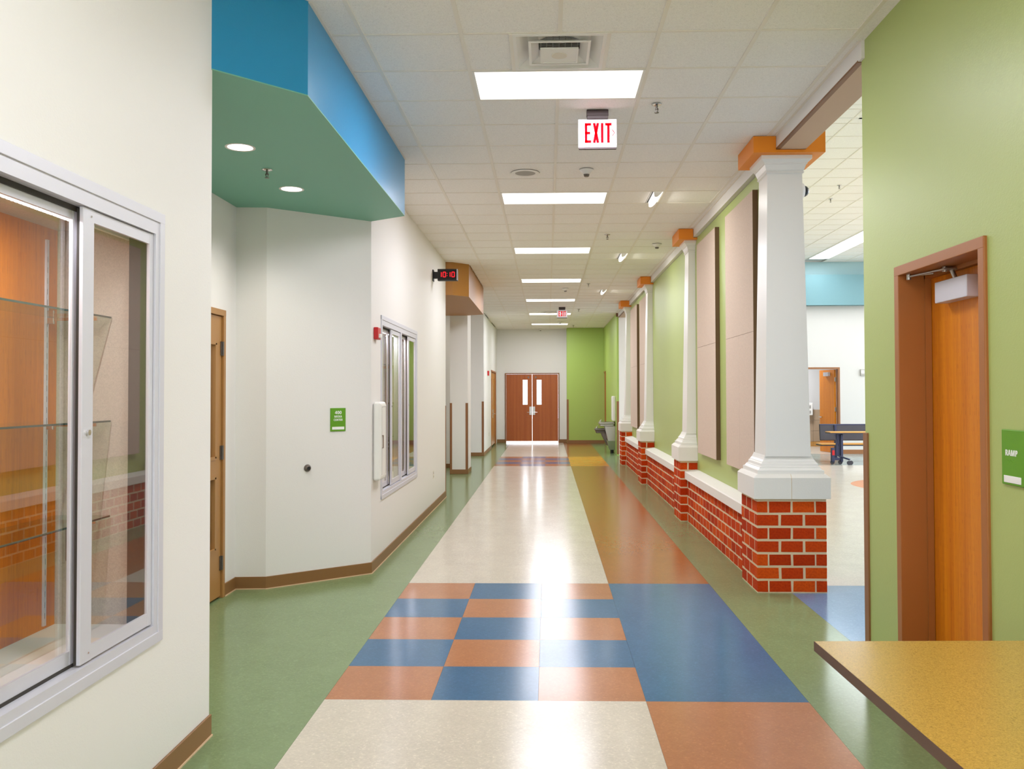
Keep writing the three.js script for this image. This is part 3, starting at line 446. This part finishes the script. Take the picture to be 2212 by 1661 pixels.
function column(bcx, bcz, top, label, free) {                 // centre of the brick base, centre of the orange block
  const p = thing('column', label, 'column', 'tapered white columns on brick bases', [bcx, 0, bcz]); p.userData.kind = 'thing';
  const h = .3, [tx, tz] = top, dx = tx - bcx, dz = tz - bcz, wall = free ? 9 : 2.0295 - bcx;
  mesh('mortar', bx(-h + .0018, Math.min(h - .0018, wall), 0, .815, -h + .0018, h - .0018), M.mortar, p);
  for (let k = 0; k < 7; k++) {
    const y = .01 + k * COURSE + BH / 2, odd = k % 2 === 0, xs = [-h + BL / 2, 0, h - BL / 2], ys = [-(BL + JT) / 2, (BL + JT) / 2];
    const keep = (x, half) => x + half < wall + .001;
    if (!odd) { for (const x of xs) if (keep(x, .09)) putBrick(p, BL, BD, x, y, h - BD / 2, 0); for (const z of ys) putBrick(p, BL, BD, -h + BD / 2, y, z, 1); if (free) { for (const x of xs) putBrick(p, BL, BD, x, y, -h + BD / 2, 0); for (const z of ys) putBrick(p, BL, BD, h - BD / 2, y, z, 1); } else { putBrick(p, BL, BD, xs[0], y, -h + BD / 2, 0); const w = wall - (-h + BL + JT); putBrick(p, Math.round(w * 500) / 500, BD, -h + BL + JT + w / 2, y, h - BD / 2, 0); } }
    else { if (!free) { const a0 = ys[0] - BL / 2, w = wall - (-h + BD + JT), n = w > BL + .04 ? [[-h + BD + JT, BL], [-h + BD + 2 * JT + BL, w - BL - JT]] : [[-h + BD + JT, w]]; for (const [a, L] of n) if (L > .025) putBrick(p, Math.round(L * 500) / 500, BD, a + L / 2, y, h - BD / 2, 0); }
      for (const z of xs) putBrick(p, BL, BD, -h + BD / 2, y, z, 1); if (free) for (const x of ys) if (keep(x, .09)) putBrick(p, BL, BD, x, y, h - BD / 2, 0); if (free) { for (const z of xs) putBrick(p, BL, BD, h - BD / 2, y, z, 1); for (const x of ys) putBrick(p, BL, BD, x, y, -h + BD / 2, 0); } }
  }
  const lim = free ? 9 : 2.0295 - bcx, ring = (y, o, s = 0) => [y, -o + dx * s, Math.min(lim, o + dx * s), -o + dz * s, o + dz * s];
  const c = .33, y0 = .818, y1 = 1.0, y2 = 1.03, mid = -.006;
  const capHalf = (a, b) => frustum([[y0, a, b, -c, c], [y1, a, b, -c, c], [y2, a < -.1 ? a + .03 : a, b > .1 ? b - .03 : b, -c + .03, c - .03]]);
  mesh('cap_stone', capHalf(-c, Math.min(lim, mid - .0025)), M.stone, p); if (free) mesh('cap_stone', capHalf(mid + .0025, c), M.stone, p);
  if (free) mesh('cap_joint', frustum([[y0 + .002, mid - .006, mid + .006, -c + .003, c - .003], [y1 - .002, mid - .006, mid + .006, -c + .003, c - .003], [y2 - .002, mid - .006, mid + .006, -c + .033, c - .033]]), M.mortar, p);
  mesh('base_moulding', frustum([ring(1.028, .288), ring(1.062, .288), ring(1.066, .276), ring(1.085, .262), ring(1.09, .262), ring(1.094, .25), ring(1.118, .246), ring(1.128, .234), ring(1.133, .234), ring(1.15, .222), ring(1.166, .214), ring(1.19, .205)]), M.column, p);
  mesh('shaft', frustum([ring(1.18, .198, .25), ring(3.70, .152, .8)]), M.column, p);
  mesh('capital', frustum([ring(3.668, .156, .8), ring(3.676, .165, .85), ring(3.684, .165, .85), ring(3.688, .158, .85), ring(3.70, .166, .9), ring(3.74, .18, .95), ring(3.745, .188, 1), ring(3.752, .188, 1), ring(3.775, .212, 1), ring(3.78, .22, 1), ring(3.812, .22, 1)]), M.column, p);
  const q = (a, b, y0, y1) => bx(a, b, y0, y1, dz - .305, dz + .305);
  mesh('top_block', free ? [q(dx - .308, 1.978 - bcx, 3.812, CE - .001), q(1.978 - bcx, 2.234 - bcx, 3.812, 3.8355), q(2.234 - bcx, dx + .308, 3.812, 4.4)] : [q(dx - .308, 1.976 - bcx, 3.812, CE - .001), q(1.976 - bcx, lim, 3.812, 3.8355)], M.orange, p);
}
column(2.122, -7.98, [2.093, -7.85], 'nearest tapered white column on a brick base with orange top block', true);
column(2.1, -12.21, [2.09, -12.12], 'second tapered white column, half sunk in the green wall', false);
column(2.085, -16.98, [2.09, -16.98], 'third tapered white column along the corridor', false);
column(2.08, -21.33, [2.08, -21.35], 'farthest tapered white column, beside the far opening', false);
// camera dome on the far side of the first column
{ const p = thing('security_camera', 'dark dome security camera on the dining hall side of the nearest column', 'camera', null, [2.27, 3.565, -7.95]);
  mesh('base', lathe([[0, -.005], [.07, -.005], [.075, .02], [.07, .05], [.055, .06], [0, .06]].map(([a, b]) => [a, b]), 28).rotateZ(-Math.PI / 2), M.plasticWhite, p);
  mesh('dome', planar(new THREE.SphereGeometry(.052, 28, 14, 0, Math.PI * 2, 0, Math.PI / 2).rotateZ(-Math.PI / 2).translate(.055, 0, 0)), mat({ color: '#15181a', roughness: .08 }), p); }
// low walls
function lowWall(za, zb, label) {                             // za near end, zb far end
  const p = thing('brick_wall', label, 'low wall', 'low brick walls between the columns', [1.9, 0, za]); p.userData.kind = 'thing';
  const L = za - zb;
  mesh('mortar', bx(-.0062, .129, 0, .575, -L, 0), M.mortar, p);
  for (let k = 0; k < 5; k++) { const y = .01 + k * COURSE + BH / 2; let z = k % 2 ? 0 : -(BL + JT) / 2; const n = []; if (!(k % 2)) n.push([0, -(BL - JT) / 2]); for (; z - .05 > -L; z -= BL + JT) n.push([z, Math.max(z - BL, -L)]);
    for (const [a, b] of n) { const len = a - b; if (len < .03) continue; const q = Math.abs(len - BL) < .002 ? BL : Math.round(len * 100) / 100; putBrick(p, q, BD, -.008 + BD / 2, y, (a + b) / 2, 1); } }
  const yc = .575, prof = new THREE.Shape([[-.045, yc], [.129, yc], [.129, yc + .125], [.1, yc + .125], [-.035, yc + .105], [-.045, yc + .095]].map(([x, y]) => new THREE.Vector2(x, y)));
  const n = Math.max(1, Math.round(L / 1.9)); for (let i = 0; i < n; i++) mesh('coping_stone', planar(new THREE.ExtrudeGeometry(prof, { depth: L / n - .004, bevelEnabled: false }).translate(0, 0, -(i + 1) * L / n + .002)), M.stone, p);
}
lowWall(-8.285, -11.905, 'low brick wall with pale coping between the first and second columns'); lowWall(-12.515, -16.675, 'low brick wall with pale coping between the second and third columns'); lowWall(-17.285, -21.025, 'low brick wall with pale coping between the third and last columns');
// acoustic panels
function panel(za, zb, halves, label) {                       // za nearer the camera
  const p = thing('acoustic_panel', label, 'wall panel', 'beige fabric acoustic panels on the green wall', [2.03, 0, (za + zb) / 2]), h = (za - zb) / 2, y0 = .95, y1 = 3.69, ys = 2.33;
  mesh('core', bx(-.046, -.001, y0 + .004, y1 - .004, -h + .004, h - .004), M.panelEdge, p);
  mesh('fabric_section', bx(-.05, -.012, ys + .0015, y1, -h, h - .006), M.fabric, p);
  if (halves) { mesh('fabric_section', bx(-.05, -.012, y0, ys - .0015, .0015, h - .006), M.fabric, p); mesh('fabric_section', bx(-.05, -.012, y0, ys - .0015, -h, -.0015), M.fabric, p); } else mesh('fabric_section', bx(-.05, -.012, y0, ys - .0015, -h, h - .006), M.fabric, p);
  mesh('edge_band', [bx(-.0515, -.001, y0, y1, h - .006, h), bx(-.048, -.001, y1 - .002, y1 + .002, -h, h)], M.panelEdge, p);
}
panel(-8.42, -9.73, true, 'tall beige acoustic panel nearest the camera, right beside the first column'); panel(-10.31, -11.58, false, 'tall beige acoustic panel left of the nearest one, before the second column');
panel(-17.5, -18.8, false, 'tall beige acoustic panel just past the third column'); panel(-19.3, -20.82, false, 'farthest tall beige acoustic panel, before the last column');

// ------------------------------------------------------------------ doors
{ // near wooden door in the green wall
  const o = shellGroup('door_1', 'honey oak door recessed in a brown frame in the near green wall', 'door');
  const za = -4.01, zb = -5.04, yt = 2.456;
  mesh('door_frame', [rbx(1.984, 2.17, 0, yt - .002, zb, zb + .06, .004), rbx(1.984, 2.17, 0, yt - .002, za - .06, za, .006), rbx(1.983, 2.17, yt - .055, yt, zb + .0015, za - .0015, .004), bx(2.13, 2.165, 0, yt - .05, zb + .058, zb + .07), bx(2.13, 2.165, yt - .075, yt - .05, zb + .05, za - .05)], M.frame, o);
  mesh('leaf', rbx(2.168, 2.212, .012, yt - .058, zb + .055, za - .055, .003), M.doorWood, o);
  const c = mesh('closer', rbx(2.098, 2.168, 2.222, 2.335, -4.775, -4.415, .004), M.alu, o); void c;
  mesh('closer_arm', [rod([2.13, 2.335, -4.6], [2.12, 2.385, -4.62], .012), rbx(2.06, 2.14, 2.38, 2.39, -4.66, -4.58, .003), rod([2.09, 2.392, -4.64], [2.02, 2.388, -4.92], .007), rod([2.02, 2.39, -4.92], [2.13, 2.398, -4.86], .006), cyl(.012, .012, .03, 12).translate(2.09, 2.39, -4.635), cyl(.012, .012, .03, 12).translate(2.02, 2.385, -4.92)], M.steel, o);
}
{ // double exit doors at the far end
  const o = shellGroup('door_2', 'double wooden exit doors with narrow bright windows at the end of the corridor', 'door');
  mesh('door_frame', [rbx(-1.475, -1.435, 0, 2.43, -30.56, -30.46, .004), rbx(.378, .418, 0, 2.43, -30.56, -30.46, .004), rbx(-1.475, .418, 2.39, 2.43, -30.561, -30.459, .004)], M.guard, o);
  for (const s of [-1, 1]) {
    const c = -.5285, a = s < 0 ? -1.432 : c + .005, b = s < 0 ? c - .005 : .375, w0 = s < 0 ? -.853 : -.366, w1 = w0 + .16;
    const l = mesh('leaf', [bx(a, w0, .055, 2.387, -30.535, -30.49), bx(w1, b, .055, 2.387, -30.535, -30.49), bx(w0, w1, .055, 1.33, -30.535, -30.49), bx(w0, w1, 2.19, 2.387, -30.535, -30.49)], M.farWood, o);
    mesh('window_pane', bx(w0, w1, 1.33, 2.19, -30.515, -30.51), M.glass, l);
    mesh('glazing_bead', [bx(w0 - .012, w0, 1.318, 2.202, -30.49, -30.484), bx(w1, w1 + .012, 1.318, 2.202, -30.49, -30.484), bx(w0, w1, 1.318, 1.33, -30.49, -30.484), bx(w0, w1, 2.19, 2.202, -30.49, -30.484)], M.farWood, l);
    mesh('lock_plate', rbx(s < 0 ? c - .1 : c + .012, s < 0 ? c - .012 : c + .1, .97, 1.26, -30.492, -30.475, .003), M.steel, l);
    mesh('lever_handle', [rod([c + s * .055, 1.065, -30.48], [c + s * .055, 1.065, -30.43], .01), rod([c + s * .055, 1.065, -30.43], [c + s * .18, 1.06, -30.43], .011)], M.chrome, l);
    mesh('closer_stud', cyl(.03, .03, .02, 12).rotateX(Math.PI / 2).translate(c + s * .13, 2.28, -30.48), M.steelDark, l);
  }
}
{ // pair of doors in the far left wall
  const o = shellGroup('door_3', 'orange brown double doors with steel levers in the far left wall', 'door'), za = -27.3, zb = -29.75;
  mesh('door_frame', [rbx(-1.9, -1.748, 0, 2.46, zb, zb + .05, .004), rbx(-1.9, -1.748, 0, 2.46, za - .05, za, .004), rbx(-1.9, -1.747, 2.41, 2.461, zb, za, .004)], M.frame, o);
  const zc = (za + zb) / 2;
  for (const [a, b] of [[zc - .004 - 1.17, zc - .004], [zc + .004, zc + .004 + 1.17]]) {
    const m = (a + b) / 2, l = mesh('leaf', [bx(-1.83, -1.785, .05, 2.405, a, m - .2), bx(-1.83, -1.785, .05, 2.405, m + .2, b), bx(-1.83, -1.785, .05, 1.2, m - .2, m + .2), bx(-1.83, -1.785, 2.2, 2.405, m - .2, m + .2)], M.tanDoor, o);
    mesh('window_pane', bx(-1.81, -1.805, 1.2, 2.2, m - .2, m + .2), M.glass, l);
    const s = a < zc - .5 ? -1 : 1, zh = zc + s * .07; mesh('lever_handle', [rbx(-1.786, -1.772, .92, 1.2, zh - .03, zh + .03, .004), rod([-1.775, 1.06, zh], [-1.72, 1.06, zh], .01), rod([-1.72, 1.06, zh], [-1.72, 1.055, zh + s * .13], .011)], M.chrome, l);
  }
  mesh('backing', [bx(-2.3, -2.2, 0, 2.6, -29.9, -27.1), bx(-2.2, -1.95, 0, 2.6, -29.9, -29.8), bx(-2.2, -1.95, 0, 2.6, -27.2, -27.1), bx(-2.3, -1.95, 2.5, 2.6, -29.9, -27.1)], M.white, o);
}
{ // door of the recessed doorway
  const o = shellGroup('door_4', 'tan painted door with glazed panels in the recess under the blue soffit', 'door'), zb = -7.48, za = -5.5;
  mesh('door_frame', [rbx(-2.92, -2.775, 0, 2.462, zb, zb + .05, .004), rbx(-2.92, -2.774, 2.41, 2.463, zb, za, .004)], M.alcoveDoor, o);
  const y = [.02, .43, 1.08, 1.2, 2.17, 2.4];
  const l = mesh('leaf', [bx(-2.84, -2.795, .02, 2.405, zb + .055, zb + .2), bx(-2.84, -2.795, .02, 2.405, -6.6, -6.47), bx(-2.84, -2.795, .02, .43, zb + .2, -6.6), bx(-2.84, -2.795, 1.04, 1.2, zb + .2, -6.6), bx(-2.84, -2.795, 2.17, 2.405, zb + .2, -6.6)], M.alcoveDoor, o);
  mesh('glass_pane', bx(-2.825, -2.82, 1.2, 2.17, zb + .2, -6.6), M.glass, l); mesh('glass_pane', bx(-2.825, -2.82, .43, 1.04, zb + .2, -6.6), M.glass, l);
  mesh('glazing_bead', [[.43, 1.04], [1.2, 2.17]].flatMap(([a, b]) => [bx(-2.8, -2.784, a, b, zb + .185, zb + .21), bx(-2.8, -2.784, a - .012, a + .014, zb + .185, -6.6), bx(-2.8, -2.784, b - .014, b + .012, zb + .185, -6.6)]), M.alcoveDoor, l);
  for (const yy of [.3, 1.24, 2.13]) mesh('hinge', [rod([-2.783, yy - .06, zb + .05], [-2.783, yy + .06, zb + .05], .011), bx(-2.796, -2.786, yy - .06, yy + .06, zb + .02, zb + .085)], M.steelDark, l);
  mesh('second_leaf', bx(-2.84, -2.795, .02, 2.405, -6.465, -5.5), M.alcoveDoor, o);
  shell('wall_media_room', [bx(-4.3, -4.2, 0, 2.9, -8.3, -4.9), bx(-4.2, -2.95, 0, 2.9, -8.3, -8.0), bx(-4.2, -2.95, 0, 2.9, -5.1, -4.9), bx(-4.3, -2.95, 2.8, 2.95, -8.3, -4.9)], M.white, 'white walls of the room seen through the glazed tan door', 'wall');
  const q = thing('ceiling_light', 'ceiling light in the room behind the glazed tan door, out of view', 'ceiling light', null, [-3.6, 2.795, -6.6]); mesh('frame', rbx(-.3, .3, -.03, .005, -.3, .3, .006), M.plasticWhite, q); mesh('diffuser', bx(-.27, .27, -.034, -.028, -.27, .27), M.lens, q); area(.54, .54, [-3.6, 2.755, -6.6], [-3.6, 0, -6.6], HALL_LIGHT, 7);
}
{ // door in the short green wall at the far right
  const o = shellGroup('door_5', 'narrow brown door edge in the far green wall above the drinking fountain', 'door');
  mesh('door_frame', [rbx(1.932, 2.1, 0, 2.46, -29.0, -28.95, .004), rbx(1.932, 2.1, 2.41, 2.461, -29.93, -28.95, .004)], M.frame, o);
  mesh('leaf', bx(1.955, 2.0, .02, 2.41, -29.9, -29.0), M.farWood, o);
}
{ // open door in the dining hall end wall
  const o = shellGroup('door_6', 'open orange wooden door in the dining hall end wall', 'door');
  mesh('door_frame', [rbx(8.19, 8.245, 0, 2.44, -25, -24.83, .004), rbx(7.2, 7.255, 0, 2.44, -25, -24.83, .004), rbx(7.2, 8.245, 2.39, 2.44, -25.001, -24.829, .004)], M.guard, o);
  const l = mesh('leaf', bx(-.92, 0, .01, 2.38, -.022, .022).rotateY(-1.42).translate(8.17, 0, -25.02), M.doorWood, o);
  mesh('closer', [bx(-.55, -.25, 2.2, 2.31, .022, .09).rotateY(-1.42).translate(8.17, 0, -25.02)], M.alu, l);
  mesh('lever_handle', bx(-.9, -.72, 1.0, 1.03, .03, .07).rotateY(-1.42).translate(8.17, 0, -25.02), M.chrome, l);
  for (const y of [.35, 1.25, 2.1]) mesh('hinge', bx(8.15, 8.2, y - .06, y + .06, -25.03, -24.98), M.steel, l);
  const w = thing('tile_wainscot', 'brown tiled lower wall seen through the open dining hall door', 'wainscot', null, [0, 0, 0]); w.userData.kind = 'structure';
  for (let i = 0; i < 7; i++) for (let j = 0; j < 3; j++) mesh('tile', bx(6.6 + i * .32 + .003, 6.92 + i * .32 - .003, .16 + j * .34 + .003, .5 + j * .34 - .003, -28.3, -28.285), M.tileBrown, w);
  for (let i = 0; i < 7; i++) mesh('base_tile', bx(6.6 + i * .32 + .003, 6.92 + i * .32 - .003, 0, .157, -28.3, -28.275), M.baseTile, w);
  const d = thing('towel_dispenser', 'small white dispenser on the wall inside the open dining hall door', 'dispenser', null, [8.3, 1.2, -28.285]);
  mesh('body', rbx(-.16, .16, -.2, .2, 0, .2, .02), M.plasticWhite, d); mesh('slot', [bx(-.1, .1, .02, .12, .195, .205), bx(-.1, .1, -.14, -.05, .195, .205)], M.grey, d);
}
// ------------------------------------------------------------------ signs and small wall fittings
{ const nx = new THREE.Vector3(.67, 0, .808).normalize();      // angled wall: its outward direction
  const ang = Math.atan2(nx.x, nx.z);
  const ray = (u, t) => [-2.52 + (-1.712 + 2.52) * t, u, -7.78 + (-8.448 + 7.78) * t];
  const p = thing('room_sign', 'green 400 media center sign with white lettering on the angled wall', 'sign', null, ray(1.5, .665)); p.rotation.y = ang;
  mesh('plate', rbx(-.078, .078, -.115, .105, 0, .01, .003), M.signGreen, p);
  mesh('lettering', [text('400', .03, .002).translate(0, .048, .0095), text('MEDIA', .02, .002, .9).translate(0, .015, .0095), text('CENTER', .02, .002, .9).translate(0, -.016, .0095)], M.signWhite, p);
  mesh('name_strip', rbx(-.062, .062, -.098, -.072, .008, .012, .001), M.signWhite, p);
  const s = thing('door_stop', 'round steel door stop on the angled wall', 'door stop', null, ray(1.055, .375)); s.rotation.y = ang;
  mesh('plate', lathe([[0, 0], [.034, 0], [.034, .006], [.026, .022], [.02, .03], [0, .03]], 28).rotateX(Math.PI / 2), M.steelDark, s); mesh('bumper', cyl(.016, .016, .008, 20).rotateX(Math.PI / 2).translate(0, 0, .031), M.black, s);
  const r = thing('room_sign', 'green ramp sign with white lettering right of the near door', 'sign', null, [2.0, 1.463, -3.79]); r.rotation.y = -Math.PI / 2;
  mesh('plate', rbx(-.095, .095, -.12, .118, 0, .012, .004), M.signGreen, r);
  mesh('lettering', text('RAMP', .026, .002, 1.0).translate(-.012, .006, .0115), M.signWhite, r);
  mesh('name_strip', rbx(-.075, .062, -.11, -.08, .009, .014, .001), M.signWhite, r);
  mesh('braille', [...Array(7)].map((_, i) => planar(new THREE.SphereGeometry(.0015, 6, 4).translate(-.05 + i * .009, -.01 - (i % 3) * .005, .012))), M.signGreen, r);
}
{ const p = thing('extinguisher_cabinet', 'white fire extinguisher cabinet beside the smaller display case', 'cabinet', null, [-1.712, 0, -8.68]);
  mesh('body', planar(new RoundedBoxGeometry(.076, .775, .31, 4, .028).translate(.039, 1.272, 0)), M.plasticWhite, p);
  const d = mesh('door', rbx(.07, .082, .92, 1.63, -.13, .125, .004), M.plasticWhite, p); mesh('handle', [rbx(.08, .092, 1.2, 1.33, .05, .058, .002), rbx(.08, .092, 1.2, 1.208, .05, .085, .002), rbx(.08, .092, 1.322, 1.33, .05, .085, .002)], M.outletTan, d); mesh('door_edge', [bx(.081, .0835, .94, 1.61, -.112, -.108), bx(.081, .0835, .94, 1.61, .1, .104), bx(.081, .0835, 1.606, 1.61, -.112, .104)], M.grey, d); }
{ const p = thing('fire_alarm', 'red fire alarm strobe above the white cabinet', 'fire alarm', null, [-1.712, 2.337, -8.64]);
  mesh('body', rbx(0, .045, -.06, .06, -.07, .07, .008), M.red, p); mesh('strobe', rbx(.04, .062, -.045, -.005, -.04, .04, .006), M.plasticWhite, p);
  const q = thing('fire_alarm', 'tiny red fire alarm on the far left wall', 'fire alarm', null, [-1.76, 2.32, -25.7]); mesh('body', rbx(0, .05, -.07, .07, -.06, .06, .008), M.red, q); mesh('strobe', rbx(.045, .062, -.04, -.01, -.04, .04, .005), M.plasticWhite, q); }
{ const p = thing('digital_clock', 'black wall clock with red digits reading ten past ten', 'clock', null, [-1.712, 3.51, -13.05]);
  mesh('wall_plate', rbx(0, .015, -.09, .08, -.06, .06, .004), M.black, p); mesh('arm', rbx(.01, .1, -.05, .05, -.025, .025, .004), M.black, p);
  mesh('housing', rbx(.075, .375, -.085, .09, -.05, .05, .006), M.black, p); mesh('screen', bx(.09, .355, -.06, .07, .05, .053), M.clockFace, p); mesh('rim', rbx(.362, .372, -.08, .085, .046, .054, .002), M.alu, p);
  const seg = (dx, on) => { const w = .038, h = .072, t = .011, g = [], S = { a: [0, h / 2, 1], b: [w / 2, h / 4, 0], c: [w / 2, -h / 4, 0], d: [0, -h / 2, 1], e: [-w / 2, -h / 4, 0], f: [-w / 2, h / 4, 0], g: [0, 0, 1] };
    for (const k of on) { const [x, y, hor] = S[k]; g.push(hor ? bx(dx + x - w / 2, dx + x + w / 2, y - t / 2 + .005, y + t / 2 + .005, .053, .056) : bx(dx + x - t / 2, dx + x + t / 2, y - h / 4 + .007, y + h / 4 + .003, .053, .056)); } return g; };
  mesh('digit', seg(.114, 'bc'), M.led, p); mesh('digit', seg(.178, 'abcdef'), M.led, p); mesh('digit', seg(.246, 'bc'), M.led, p); mesh('digit', seg(.31, 'abcdef'), M.led, p);
  mesh('colon', [bx(.216, .223, .018, .026, .053, .056), bx(.216, .223, -.016, -.008, .053, .056)], M.led, p); }
function wallPlate(x, y, z, label, w = .035) { const p = thing('wall_outlet', label, 'outlet', null, [x, y, z]); mesh('plate', rbx(0, .006, -.058, .058, -w, w, .002), M.cream, p); mesh('socket', [rbx(.005, .008, .012, .04, -.016, .016, .002), rbx(.005, .008, -.04, -.012, -.016, .016, .002)], M.grey, p); }
wallPlate(-1.712, .52, -13.08, 'small wall outlet low on the cream wall past the smaller display case'); wallPlate(-1.76, .5, -26.2, 'tiny wall outlet low on the far left wall');
{ const p = thing('thermostat', 'small grey thermostat on the dining hall end wall', 'thermostat', null, [8.87, 2.29, -24.85]); mesh('body', rbx(-.06, .06, -.09, .09, 0, .05, .008), M.grey, p); mesh('cover', rbx(-.045, .045, -.03, .06, .048, .058, .004), M.plasticWhite, p); }
// ------------------------------------------------------------------ counter
{ const p = thing('counter', 'tan laminate counter with dark brown edge beside the near green wall', 'counter', null, [.945, 0, -3.151]); p.rotation.y = .0275;
  const w = .96, d = 2.5, t = .034;                            // local: x to the right, z towards the camera
  mesh('worktop', bx(.002, w - .002, .86 - t, .86, .002, d - .002), M.counter, p);
  mesh('edge_band', [bx(0, .003, .86 - t, .8597, 0, d), bx(0, w, .86 - t, .8597, 0, .003), bx(0, w, .86 - t, .8597, d - .003, d)], M.counterEdge, p);
  mesh('base_cabinet', [rbx(.38, w, .09, .86 - t, .26, d - .2, .003)], M.cabinet, p); mesh('toe_kick', bx(.42, w, 0, .09, .3, d - .25), M.base, p); }
// ------------------------------------------------------------------ drinking fountain
{ const p = thing('drinking_fountain', 'stainless two level drinking fountain on the far green wall', 'drinking fountain', null, [1.935, 0, -25.25]);
  mesh('upper_basin', [rbx(-.46, 0, .83, .9, -.22, .22, .03, 3), rbx(-.43, -.03, .78, .84, -.2, .2, .02, 3)], M.steel, p);
  mesh('bowl', lathe([[.0, .875], [.08, .88], [.15, .9025]], 28).scale(1.1, 1, 1).translate(-.24, .0008, 0), M.steelDark, p);
  mesh('spout', [cyl(.022, .026, .05, 12).translate(-.41, .92, 0), rod([-.41, .93, 0], [-.385, .965, 0], .01)], M.chrome, p);
  mesh('lower_basin', [rbx(-.55, -.02, .62, .7, -.66, -.24, .03, 3), rbx(-.52, -.02, .56, .63, -.63, -.27, .025, 3)], M.steelDark, p);
  mesh('lower_spout', [cyl(.02, .024, .05, 12).translate(-.49, .72, -.45), rod([-.49, .73, -.45], [-.465, .765, -.45], .01)], M.chrome, p);
  mesh('body', frustum([[.36, -.2, 0, -.19, .19], [.78, -.3, 0, -.2, .2]]), M.steel, p); mesh('grille', [...Array(5)].map((_, i) => bx(-.297 + i * .0, -.29, .52 + i * .04, .535 + i * .04, -.12, .12).translate(.018 - .0 * i, 0, 0)), M.gasket, p);
  mesh('lower_body', frustum([[.2, -.2, 0, -.6, -.3], [.57, -.38, 0, -.62, -.28]]), M.steelDark, p);
  mesh('leg_skirt', frustum([[.1, -.16, 0, -.1, .1], [.38, -.24, 0, -.16, .16]]), M.steel, p); mesh('drain_pipe', rod([-.08, .0, 0], [-.08, .12, 0], .05, 12), M.black, p);
  const b = thing('wall_box', 'white box mounted on the green wall above the drinking fountain', 'wall box', null, [1.94, 0, -25.25]); mesh('body', rbx(-.07, 0, .93, 1.64, -.3, .3, .015), M.plasticWhite, b); mesh('cover', rbx(-.078, -.068, .96, 1.61, -.27, .27, .005), M.plasticWhite, b); }
// ------------------------------------------------------------------ dining hall furniture and lights
{ const p = thing('cafeteria_table', 'folding dining table with dark edge, wheels and blue legs beyond the columns', 'table', 'folding dining tables', [6.72, 0, -21.2]);
  mesh('tabletop', rbx(.06, 2.4, .762, .785, -.35, .05, .006), M.benchWood, p); mesh('edge_band', rbx(.055, 2.405, .738, .763, -.355, .055, .006), M.tableDark, p);
  mesh('brace', [rod([.25, .74, -.1], [.3, .45, -.1], .012), rod([.38, .74, -.1], [.3, .45, -.1], .012), rbx(.24, .4, .2, .74, -.14, -.1, .008)], M.navy, p);
  mesh('leg_frame', [rbx(.12, .2, .06, .4, -.14, -.06, .01), rbx(.34, .4, .06, .72, -.14, -.06, .01), rbx(.12, .4, .1, .16, -.13, -.07, .01), rod([.3, .2, -.1], [.52, .12, .05], .02)], M.navy, p);
  for (const [x, z] of [[.15, -.1], [.34, -.1], [.54, .06], [.48, .1]]) mesh('wheel', cyl(.05, .05, .03, 16).rotateX(Math.PI / 2).translate(x, .05, z), M.tableDark, p);
  mesh('latch', rbx(.13, .19, .22, .34, -.06, -.04, .006), M.red, p);
  const b = thing('cafeteria_bench', 'long dark folding table with tan bench seat behind the dining table', 'bench', null, [6.85, 0, -22.1]);
  mesh('bench_seat', rbx(-.06, 2.4, .43, .46, -.2, .2, .006), M.benchWood, b); mesh('seat_edge', rbx(-.065, 2.405, .405, .431, -.205, .205, .006), M.tableDark, b);
  mesh('folded_top', planar(new RoundedBoxGeometry(2.5, .42, .05, 3, .02).rotateX(-.15).translate(1.25, .73, -.12)), M.tableDark, b); mesh('top_rail', rbx(.02, 2.5, .9, .93, -.17, -.12, .008), M.navy, b); mesh('upright', [rbx(.36, .42, .46, .92, -.12, -.08, .005), rbx(1.6, 1.66, 0, .92, -.12, -.08, .005), rbx(.34, .4, .05, .41, -.04, .02, .005)], M.navy, b);
}
{ const mk = (x, n, label) => { const p = thing('linear_light', label, 'ceiling light', 'rows of long ceiling lights in the dining hall', [x, CAFH, 0]);
    for (let i = 0; i < n; i++) { const z = -24.2 + i * 2.44; const h = mesh('housing', rbx(-.285, .285, -.01, .028, z, z + 2.41, .006), M.plasticWhite, p); mesh('diffuser', rbx(-.26, .26, -.016, -.008, z + .03, z + 2.38, .003), M.coolLens, h); } 
    area(.5, n * 2.44, [x, CAFH - .025, -24.2 + n * 1.22], [x, 0, -24.2 + n * 1.22], CAF_LIGHT, CAF_L); };
  mk(7.48, 7, 'row of long lights on the dining hall ceiling seen past the nearest column'); mk(11.138, 7, 'row of dining hall lights farther from the beam, out of view'); mk(14.186, 7, 'row of dining hall lights nearest the windows, out of view');
  const v = thing('ceiling_vent', 'square vent on the dining hall ceiling above the nearest column', 'air vent', null, [3.95, CAFH, -11.5]); mesh('frame', [rbx(-.3, .3, -.004, .01, .24, .3, .003), rbx(-.3, .3, -.004, .01, -.3, -.24, .003), rbx(-.3, -.24, -.004, .01, -.3, .3, .003), rbx(.24, .3, -.004, .01, -.3, .3, .003)], M.plasticWhite, v); mesh('grille', bx(-.24, .24, .004, .012, -.24, .24), M.grey, v); for (const z of [-.16, -.08, 0, .08, .16]) mesh('louver', bx(-.24, .24, -.012, .0, z - .004, z + .02).translate(0, .012, 0), M.plasticWhite, v);
  const l = thing('ceiling_light', 'light in the small room behind the open dining hall door', 'ceiling light', null, [7.6, 3.19, -26.7]); mesh('frame', rbx(-.32, .32, -.03, .01, -.32, .32, .008), M.plasticWhite, l); mesh('diffuser', bx(-.29, .29, -.034, -.028, -.29, .29), M.coolLens, l); area(.58, .58, [7.6, 3.14, -26.7], [7.6, 0, -26.7], CAF_LIGHT, 60);
}
renderer.render(scene, camera);
